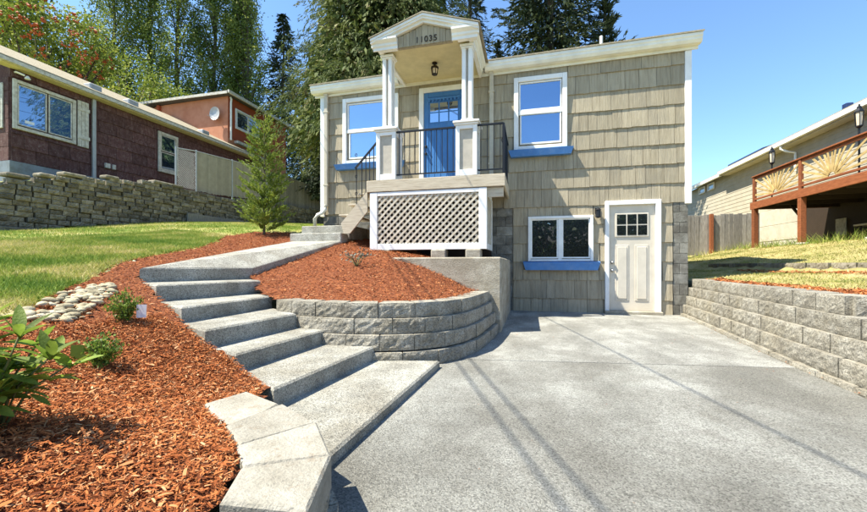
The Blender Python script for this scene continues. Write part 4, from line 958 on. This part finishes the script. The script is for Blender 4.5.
# below the deck
t = thing('bench', (9.0, 12.4, 1.62), 'dark wooden bench standing in the shade under the deck', 'bench')
zb_ = 1.62
MB().box(8.7, 9.15, 11.5, 13.2, zb_ + .42, zb_ + .47, .008).build('seat', 'deckwood', t)
for (a, b) in ((8.74, 11.6), (9.06, 11.6), (8.74, 13.05), (9.06, 13.05)): MB().box(a, a + .06, b, b + .06, zb_, zb_ + .418).build('leg', 'darkwood', t)
for k in range(2): MB().box(9.12, 9.15, 11.5, 13.2, zb_ + .58 + k * .18, zb_ + .70 + k * .18).build('back_slat', 'darkwood', t)
t = thing('wooden_post', (8.3, 14.55, 1.6), 'pale prop post with diagonal brace under the deck', 'post')
MB().box(8.26, 8.36, 14.5, 14.6, 1.55, 2.9, .008).build('shaft', 'deckwood', t); MB().bar((8.31, 14.6, 2.45), (8.31, 15.1, 2.92), .06, .06).build('brace', 'darkwood', t)
t = thing('planter_tub', (8.9, 10.9, 1.62), 'dark round planter tub on the dirt under the deck', 'planter')
m = MB(); m.lathe([(.2, 0), (.28, .4), (.31, .4), (.31, .45), (.26, .45), (.25, .3)], (8.9, 10.9, 1.6), 14); m.build('tub', 'darkwood', t)
# board fence on the right
Fr = thing('board_fence', (5.6, 17.5, 1.5), 'unpainted grey board fence between the house and the red deck', 'fence')
x_ = 3.1
while x_ < 8.6: piece('board', bmesh_, (x_, 17.5, 1.35), Fr, (1, 1, 1.62 + random.uniform(-.04, .03)), (0, random.uniform(-.008, .008), R(90))); x_ += .147
for z_ in (1.8, 2.6): MB().box(3.0, 8.6, 17.53, 17.58, z_, z_ + .09).build('rail', 'fencegrey', Fr)
for x_ in (6.95, 4.3): MB().box(x_ - .06, x_ + .06, 17.36, 17.48, 1.3, 2.98, .006).build('post', 'redwood', Fr)
# low stone edging in the side lawn
t = thing('stone_edging', (4.95, 8.6, .85), 'low grey stone edging across the dry side lawn', 'edging')
y_ = 5.2
while y_ < 12.6:
    l = random.uniform(.22, .36); piece('stone', random.choice(OLD), (4.97 + random.uniform(-.02, .02), y_ + l / 2, .84), t, (l, .14, .17), (0, 0, R(-90) + random.uniform(-.08, .08))); y_ += l + .01

# ------------------------------------------------------------------ trees
def tubeV(pts, rs, n=6):
    m = MB(); m.tube(pts, rs, n); return m
def tree_thing(name, x, y, z, label, group='trees behind the houses'):
    return thing(name, (x, y, z), label, 'tree', group)
def trunk(t, x, y, z, h, r, m='bark', wob=.15, limbs=()):
    pts = [(x + random.uniform(-wob, wob) * i / 6, y + random.uniform(-wob, wob) * i / 6, z - .3 + (h + .3) * i / 6) for i in range(7)]
    mb = tubeV(pts, [r * (1 - .85 * i / 6) for i in range(7)], 8)
    for (a, b, rr) in limbs: mb.tube([a, ((a[0] + b[0]) / 2, (a[1] + b[1]) / 2, (a[2] + b[2]) / 2 + .2), b], [rr, rr * .7, rr * .25], 5)
    return mb.build('trunk', m, t, smooth=True)
def crown_obj(t, C, D, L, W, m, name='crown', bend=.25):
    V, F_ = leaves(C, D, L, W, bend); return rawmesh(name, V, F_, m, t, org=(float(C[:, 0].mean()), float(C[:, 1].mean()), float(C[:, 2].min())))
def poplar(px, py, z, h, rad, label, n=24000):
    t = tree_thing('poplar_tree', px, py, z, label); limbs = []; C = []; 
    nb = 75
    for i in range(nb):
        f = (i + random.random()) / nb; z0 = z + 1.5 + f * (h - 5); a = random.uniform(0, 6.283); prof = math.sin(math.pi * min(1, (.18 + .82 * f)) ** .75) ** .7
        Lb = (2.6 + 3.2 * (1 - f)); rb = rad * max(.15, prof) * random.uniform(.65, 1.1)
        e = (px + math.cos(a) * rb, py + math.sin(a) * rb, z0 + Lb)
        if random.random() < .5: limbs.append(((px, py, z0), e, .07))
        k = n // nb; s = RNG.uniform(.22, 1.05, k) ** .8
        B = np.array([px, py, z0]) + s[:, None] * (np.array(e) - np.array([px, py, z0])); sp_ = .22 + .32 * np.sin(np.pi * np.clip(s, 0, 1))
        C.append(B + RNG.normal(size=(k, 3)) * sp_[:, None] * np.array([1, 1, 1.3]))
    trunk(t, px, py, z, h * .93, .3, 'bark', .3, limbs); C = np.concatenate(C); D = RNG.normal(size=C.shape)
    crown_obj(t, C, D, RNG.uniform(.12, .26, len(C)), RNG.uniform(.08, .17, len(C)), 'poplar')
poplar(-37.2, 27.2, 4, 31, 2.5, 'tall columnar poplar at the end of the row over the maroon roof')
poplar(-35.2, 29.2, 4, 33, 2.4, 'tall columnar poplar, second in the row over the maroon roof')
poplar(-32.6, 29.6, 4, 34, 2.4, 'tall columnar poplar in the middle of the row')
poplar(-30.2, 31.6, 4, 33, 2.4, 'tall columnar poplar beside the gap of sky above the orange house')
poplar(-27.3, 32.6, 4, 31, 2.2, 'tall columnar poplar nearest the big dark fir')
poplar(-29.0, 33.4, 4, 32, 2.2, 'tall columnar poplar rising straight behind the orange house roof')
def broadleaf(name, x, y, z, h, cr, cz, label, m, n=7000, ncl=60, ls=(.16, .30), group='trees behind the houses', flat=.8):
    t = tree_thing(name, x, y, z, label, group); limbs = []; C = []
    for i in range(ncl):
        v = unit(RNG.normal(size=3)) * RNG.uniform(.35, 1) ** .5; c = np.array([x + v[0] * cr, y + v[1] * cr, cz + v[2] * cr * flat])
        if i % 3 == 0: limbs.append(((x, y, z + h * .35), tuple(c), .09))
        k = n // ncl; C.append(c + RNG.normal(size=(k, 3)) * cr * .13)
    trunk(t, x, y, z, cz - z, .22 + .02 * h, 'bark', .25, limbs); C = np.concatenate(C)
    crown_obj(t, C, RNG.normal(size=C.shape), RNG.uniform(*ls, len(C)), RNG.uniform(ls[0] * .6, ls[1] * .6, len(C)), m); return t
t = broadleaf('rowan_tree', -25.2, 15.0, 3.8, 9, 2.7, 12.7, 'rowan tree with clusters of orange-red berries over the maroon roof', 'maple', 9000, 80, (.12, .24))
for k in range(105):
    v = unit(RNG.normal(size=3) + np.array([.9, -.6, 0])); v[2] = v[2] * .9; c = np.array([-25.2, 15.0, 12.7]) + v * np.array([2.85, 2.85, 2.3]) * RNG.uniform(.85, 1.03)
    m = MB()
    for j in range(5):
        q = c + RNG.normal(size=3) * .07; r_ = random.uniform(.045, .085); m.add([(q[0] + dx * r_, q[1] + dy * r_, q[2] + dz * r_) for dx, dy, dz in ((1, 0, 0), (-1, 0, 0), (0, 1, 0), (0, -1, 0), (0, 0, 1), (0, 0, -1))], [(0, 2, 4), (2, 1, 4), (1, 3, 4), (3, 0, 4), (2, 0, 5), (1, 2, 5), (3, 1, 5), (0, 3, 5)])
    m.build('berry_cluster', 'berry', t)
broadleaf('maple_tree', -28.0, 21.5, 3.8, 12, 3.6, 12.6, 'light yellow-green broadleaf tree between the rowan and the poplars', 'maple', 11000, 90, (.14, .28))
broadleaf('maple_tree', -31.5, 17.2, 3.8, 12, 3.4, 13.2, 'olive green broadleaf tree behind the rowan', 'poplar', 8000, 60, (.14, .28))
broadleaf('oak_tree', -30.2, 15.1, 3.8, 16, 2.2, 16.9, 'dark leafy tree whose edge hangs above the maroon gable', 'darkleaf', 8000, 60, (.16, .3))
def fir(name, x, y, z, h, rad, label, m, n=16000, droop=.25, wl=(.35, .7), ww=(.07, .15), zmin=0, up=0, seg=46, per=9, power=.85, group='trees behind the houses', tr=.35, jag=.35, spray=(.5, 1.0), hang=.7, core=0):
    """conifer: whorls of boughs, each carrying hanging sprays of narrow needle clumps"""
    t = tree_thing(name, x, y, z, label, group); C = []; D = []; limbs = []
    for i in range(seg):
        f = zmin + (1 - zmin) * (i + .5) / seg; zz = z + h * f; rr = rad * (1 - f) ** power + .05 * rad * (1 - f)
        for j in range(per):
            a = random.uniform(0, 6.283); L = rr * random.uniform(1 - jag, 1.12); d = np.array([math.cos(a), math.sin(a), 0]); side = np.array([-d[1], d[0], 0])
            na = max(3, int(7 * (rr / rad) ** .5 + 2)); q = max(5, int(n / (seg * per * na) * (.4 + 1.2 * (1 - f))))
            sa = (np.arange(na) + RNG.uniform(0, 1, na)) / na * .9 + .1; sg = RNG.choice([-1, 1], na); z0 = zz + RNG.normal() * .02 * rad
            sw = sg * RNG.uniform(0, .2, na) * L * (1.15 - sa)
            A = np.array([x, y, z0]) + d * (sa * L)[:, None] + side * sw[:, None]; A[:, 2] += up * sa * L - droop * L * sa ** 1.6
            sd = d * RNG.uniform(.3, .9, (na, 1)) + side * (sg * RNG.uniform(0, .7, na))[:, None] + np.array([0, 0, 1.]) * (up * 1.2 - hang * RNG.uniform(.3, 1.2, na))[:, None]; sd = unit(sd)
            sl_ = RNG.uniform(*spray, na) * min(1, .35 + L / (rad * .6)); tt = RNG.uniform(0, 1, (na, q, 1))
            c = A[:, None] + sd[:, None] * tt * sl_[:, None, None] + RNG.normal(size=(na, q, 3)) * (sl_[:, None, None] * .11 * (1.2 - tt))
            C.append(c.reshape(-1, 3)); D.append((sd[:, None] + RNG.normal(size=(na, q, 3)) * .28).reshape(-1, 3))
            if i % 3 == 0 and j % 2 == 0: limbs.append(((x, y, zz), (x + d[0] * L * .85, y + d[1] * L * .85, zz + up * L * .85 - droop * L * .65), .03 * h / 20 + .015 if h > 5 else .006))
    trunk(t, x, y, z, h * .97, tr, 'bark', .05, limbs); C = np.concatenate(C); D = np.concatenate(D); Lf = RNG.uniform(*wl, len(C)); Wf = RNG.uniform(*ww, len(C))
    if core:                                            # inner foliage closing the view through the crown
        f = zmin * .8 + (1 - zmin * .8) * (1 - np.sqrt(RNG.uniform(0, 1, core))); rr = rad * (1 - f) ** power * np.sqrt(RNG.uniform(.02, .62, core)); a = RNG.uniform(0, 6.283, core)
        C = np.r_[C, np.c_[x + np.cos(a) * rr, y + np.sin(a) * rr, z + h * f - droop * rr * .6]]; D = np.r_[D, RNG.normal(size=(core, 3)) * .5 + np.c_[np.cos(a), np.sin(a), np.full(core, -hang)]]
        Lf = np.r_[Lf, RNG.uniform(.3, .6, core)]; Wf = np.r_[Wf, RNG.uniform(.10, .2, core)]
    crown_obj(t, C, D, Lf, Wf, m); return t
fir('fir_tree', -7.4, 19.2, 2.5, 25, 7.9, 'huge drooping green fir right behind the left end of the house', 'fir', 260000, .42, (.12, .27), (.02, .05), seg=56, per=13, zmin=.27, power=.95, jag=.25, spray=(.7, 1.4), hang=1.1, core=26000)
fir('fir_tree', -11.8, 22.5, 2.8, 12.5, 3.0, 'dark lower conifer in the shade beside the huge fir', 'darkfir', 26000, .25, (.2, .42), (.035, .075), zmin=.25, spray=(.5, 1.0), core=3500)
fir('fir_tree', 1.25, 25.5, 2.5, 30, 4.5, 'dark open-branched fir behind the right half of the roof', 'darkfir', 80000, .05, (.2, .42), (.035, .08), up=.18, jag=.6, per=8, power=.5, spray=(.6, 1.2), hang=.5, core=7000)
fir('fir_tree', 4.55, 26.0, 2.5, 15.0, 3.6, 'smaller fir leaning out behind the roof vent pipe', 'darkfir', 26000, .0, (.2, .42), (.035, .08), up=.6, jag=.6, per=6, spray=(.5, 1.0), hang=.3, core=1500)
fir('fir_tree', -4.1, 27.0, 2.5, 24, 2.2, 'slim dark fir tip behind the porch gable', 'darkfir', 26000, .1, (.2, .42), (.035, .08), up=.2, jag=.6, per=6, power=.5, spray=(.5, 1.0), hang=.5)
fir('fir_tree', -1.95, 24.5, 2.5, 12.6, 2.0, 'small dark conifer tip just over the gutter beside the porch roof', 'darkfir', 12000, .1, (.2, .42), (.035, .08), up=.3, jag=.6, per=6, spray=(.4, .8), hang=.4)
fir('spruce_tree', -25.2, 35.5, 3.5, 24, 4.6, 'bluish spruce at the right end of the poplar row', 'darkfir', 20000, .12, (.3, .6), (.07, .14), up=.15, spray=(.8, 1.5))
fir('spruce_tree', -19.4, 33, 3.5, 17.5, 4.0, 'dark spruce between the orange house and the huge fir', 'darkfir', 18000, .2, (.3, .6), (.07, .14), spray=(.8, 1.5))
# young cedar at the lawn edge
cx_, cy_ = -5.72, 7.38; cz_ = float(zl(np.array(cx_), np.array(cy_)))
fir('young_conifer', cx_, cy_, cz_, 2.5, .52, 'young feathery green conifer planted at the edge of the mulch bed', 'cedar', 15000, .02, (.035, .09), (.010, .024), up=.5, seg=28, per=4, power=.38, group=None, tr=.03, jag=.6, spray=(.10, .24), hang=.12)

# ------------------------------------------------------------------ shrubs, stones
def leaf_mesh():
    V = []; Fc = []; n = 6
    for i in range(n):
        s = i / (n - 1); w = .17 * math.sin(math.pi * min(1, s * .93 + .05)) ** .8; z = -.12 * s * s
        V += [(s, -w, z + w * .35), (s, 0, z), (s, w, z + w * .35)]
    for i in range(n - 1): a = 3 * i; Fc += [(a, a + 3, a + 4, a + 1), (a + 1, a + 4, a + 5, a + 2)]
    me = bpy.data.meshes.new('leaf'); me.from_pydata(V, [], Fc); me.materials.append(MATS['rhodo']); me.polygons.foreach_set('use_smooth', [True] * len(me.polygons)); return me
LM = leaf_mesh()
bx_, by_ = -1.83, .92; bz_ = float(zl(np.array(bx_), np.array(by_)))
t = thing('rhododendron', (bx_, by_, bz_), 'glossy broad-leaved rhododendron shrub in the foreground mulch', 'shrub')
for i in range(19):
    a = i * 2.4 + random.uniform(-.4, .4); rr = random.uniform(.05, .22) if i else .0; hh = random.uniform(.16, .42) * (1 - rr * 1.2)
    e = Vector((bx_ + math.cos(a) * rr, by_ + math.sin(a) * rr, bz_ + hh)); b0_ = Vector((bx_ + math.cos(a) * .03, by_ + math.sin(a) * .03, bz_ - .03)); md = Vector(((bx_ * .55 + e.x * .45) + .01, by_ * .55 + e.y * .45, bz_ + hh * .6))
    st = tubeV([tuple(b0_), tuple(md), tuple(e)], [.0055, .004, .003], 6).build('stem', 'stem', t, smooth=True)
    for (p, nl, lo, hi) in ((e, 6, .1, 1.2), (md.lerp(e, .5), 4, -.2, .6), (md.lerp(e, .05), 3, -.4, .35)):
        for k in range(nl):
            th = k * 2.4 + random.random() * 1.2 + i; L = random.uniform(.075, .135)
            piece('leaf', LM, tuple(p - Vector((0, 0, random.uniform(0, .02)))), st, (L, L * random.uniform(.75, 1.05), L * random.uniform(.4, 1.6)), (random.uniform(-.5, .5), -random.uniform(lo, hi), th))
def smallshrub(x, y, h, r, label, tagpos, n=900):
    z = float(zl(np.array(x), np.array(y))); t = thing('boxwood_shrub', (x, y, z), label, 'shrub', 'young shrubs in the mulch'); C = []; D = []
    for i in range(15):
        a = i * 2.4; rr = random.uniform(.2, 1) * r; hh = h * random.uniform(.55, 1.02) * (1 - .35 * rr / r); e = np.array([x + math.cos(a) * rr, y + math.sin(a) * rr, z + hh]); b = np.array([x, y, z])
        mb = tubeV([tuple(b), tuple((b + e) / 2 + [0, 0, .02]), tuple(e)], [.004, .003, .002], 5); mb.build('stem', 'stem', t)
        k = n // 15; s = RNG.uniform(.15, 1.02, k); C.append(b + s[:, None] * (e - b) + RNG.normal(size=(k, 3)) * .016); D.append(RNG.normal(size=(k, 3)) * .7 + (e - b) / np.linalg.norm(e - b))
    C = np.concatenate(C); crown_obj(t, C, np.concatenate(D), RNG.uniform(.016, .03, len(C)), RNG.uniform(.01, .017, len(C)), 'box')
    tx, ty, tm = tagpos; m = MB(); m.add([(tx - .035, ty, z + .02), (tx + .035, ty + .02, z + .02), (tx + .04, ty + .02, z + .12), (tx - .03, ty, z + .12)], [(0, 1, 2, 3)]); m.add([(tx - .035, ty + .003, z + .02), (tx + .035, ty + .023, z + .02), (tx + .04, ty + .023, z + .12), (tx - .03, ty + .003, z + .12)], [(3, 2, 1, 0)]); m.build('plant_tag', tm, t)
smallshrub(-2.38, 1.67, .21, .12, 'small leafy green shrub nearest the rhododendron in the mulch', (-2.50, 1.62, 'box')); smallshrub(-2.98, 2.26, .25, .13, 'small upright green shrub with nursery tag beside the pale stones', (-2.87, 2.29, 'tagwhite'))
px_, py_ = -2.42, 5.1; pz_ = float(zr(np.array(px_), np.array(py_)))
t = thing('dry_plant', (px_, py_, pz_), 'small greyish wilted plant on the mulch bank below the porch', 'plant'); C = []
for i in range(9):
    a = i * .7; e = (px_ + math.cos(a) * random.uniform(.08, .24), py_ + math.sin(a) * .12, pz_ + random.uniform(.08, .22)); tubeV([(px_, py_, pz_ - .02), ((px_ + e[0]) / 2, (py_ + e[1]) / 2, pz_ + .1), e], [.006, .005, .003], 5).build('stem', 'stem', t); C.append(np.array(e) + RNG.normal(size=(9, 3)) * .03)
C = np.concatenate(C); crown_obj(t, C, RNG.normal(size=C.shape), RNG.uniform(.03, .06, len(C)), RNG.uniform(.02, .035, len(C)), 'greyleaf', 'foliage')
def rock_mesh():
    import bmesh
    bm = bmesh.new(); bmesh.ops.create_icosphere(bm, subdivisions=2, radius=.5)
    for v in bm.verts: v.co *= random.uniform(.86, 1.08)
    me = bpy.data.meshes.new('stone'); bm.to_mesh(me); bm.free(); me.materials.append(MATS['rock']); me.polygons.foreach_set('use_smooth', [True] * len(me.polygons)); return me
RM = [rock_mesh() for _ in range(5)]
ra, rb_ = np.array([-3.25, 1.95]), np.array([-3.95, 2.80]); dv = rb_ - ra; nv = np.array([dv[1], -dv[0]]) / np.linalg.norm(dv)
for k in range(170):
    f = random.uniform(-.05, 1.05); p = ra + dv * f + nv * max(-.17, min(.17, random.gauss(0, .085 * (1.1 - .5 * f)))); z = float(zl(np.array(p[0]), np.array(p[1]))); s = random.uniform(.022, .085) ** 1.0
    o = piece('river_stone', random.choice(RM), (p[0], p[1], z - s * .05 + random.uniform(0, .012)), None, (s * random.uniform(.9, 1.5), s, s * random.uniform(.5, .75)), (random.uniform(-.3, .3), random.uniform(-.3, .3), random.uniform(0, 6.28)))
    tag(o, 'pale rounded stone in the pile on the mulch by the lawn', 'stone', 'pale stones piled on the mulch')

# ------------------------------------------------------------------ overhead cables (their shadows cross the driveway) and poles
def pole(x, y, zb, zt_, lab):
    t = thing('utility_pole', (x, y, zb), lab, 'utility pole'); m = MB(); m.tube([(x, y, zb - .5), (x, y, zt_ + .6)], [.15, .11], 10); m.build('mast', 'bark', t); m = MB(); m.bar((x - .9, y, zt_), (x + .9, y, zt_), .1, .12); m.build('crossarm', 'bark', t)
pole(.05, -11.8, -.05, 8.6, 'wooden utility pole standing across the street'); pole(-13.65, 24.6, 4.2, 8.3, 'wooden utility pole behind the board fence'); pole(-9.1, 26.5, 3.0, 8.7, 'wooden utility pole behind the huge fir')
def cable(gx, gy, slope, y0, y1, t0, t1, lab):
    pts = []
    for i in range(13):
        f = i / 12; y = y0 + (y1 - y0) * f; t_ = t0 + (t1 - t0) * f; x = gx + slope * (y - gy); pts.append((x - .52 * t_, y - .25 * t_, t_))
    m = MB(); m.tube(pts, .009, 6); tag(m.build('overhead_cable', 'rubber'), lab, 'cable', 'overhead cables')
cable(-.69, 3.73, -.388, -10, 26, 8.6, 8.3, 'thin black cable from the street pole to the fence pole, outer strand')
cable(-.56, 3.83, -.383, -10, 26, 8.5, 8.2, 'thin black cable from the street pole to the fence pole, inner strand')
cable(.34, 7.09, -.235, -10, 28, 8.6, 8.7, 'thin black cable running from the street pole over the house roof')
# across the street, seen only in the window glass
for (x, y, h_) in ((-9, -17, 5.2), (-4.2, -18, 5.6), (1.5, -17.5, 5.0), (6, -17, 5.4), (11, -18, 5.4)):
    broadleaf('street_tree', x, y, -.05, h_, 3.1, 3.4, 'dark leafy tree across the street', 'darkleaf', 2600, 40, (.3, .6), 'trees across the street', .9)
B = thing('street_house', (-1, -24, -.05), 'low white house across the street with dark gabled roof', 'house')
MB().box(-7, 6, -27, -21, -.05, 2.9).build('wall', 'trimwhite', B); m = MB(); m.extr([(-20.5, 2.8), (-24, 4.9), (-27.5, 2.8), (-27.5, 2.95), (-24, 5.1), (-20.5, 2.95)], 'x', -7.4, 6.4); m.build('roof', 'darkroof', B)
for x in (-4, 2): MB().box(x, x + 1.6, -20.99, -20.95, 1.0, 2.2).build('window', 'panedark', B)
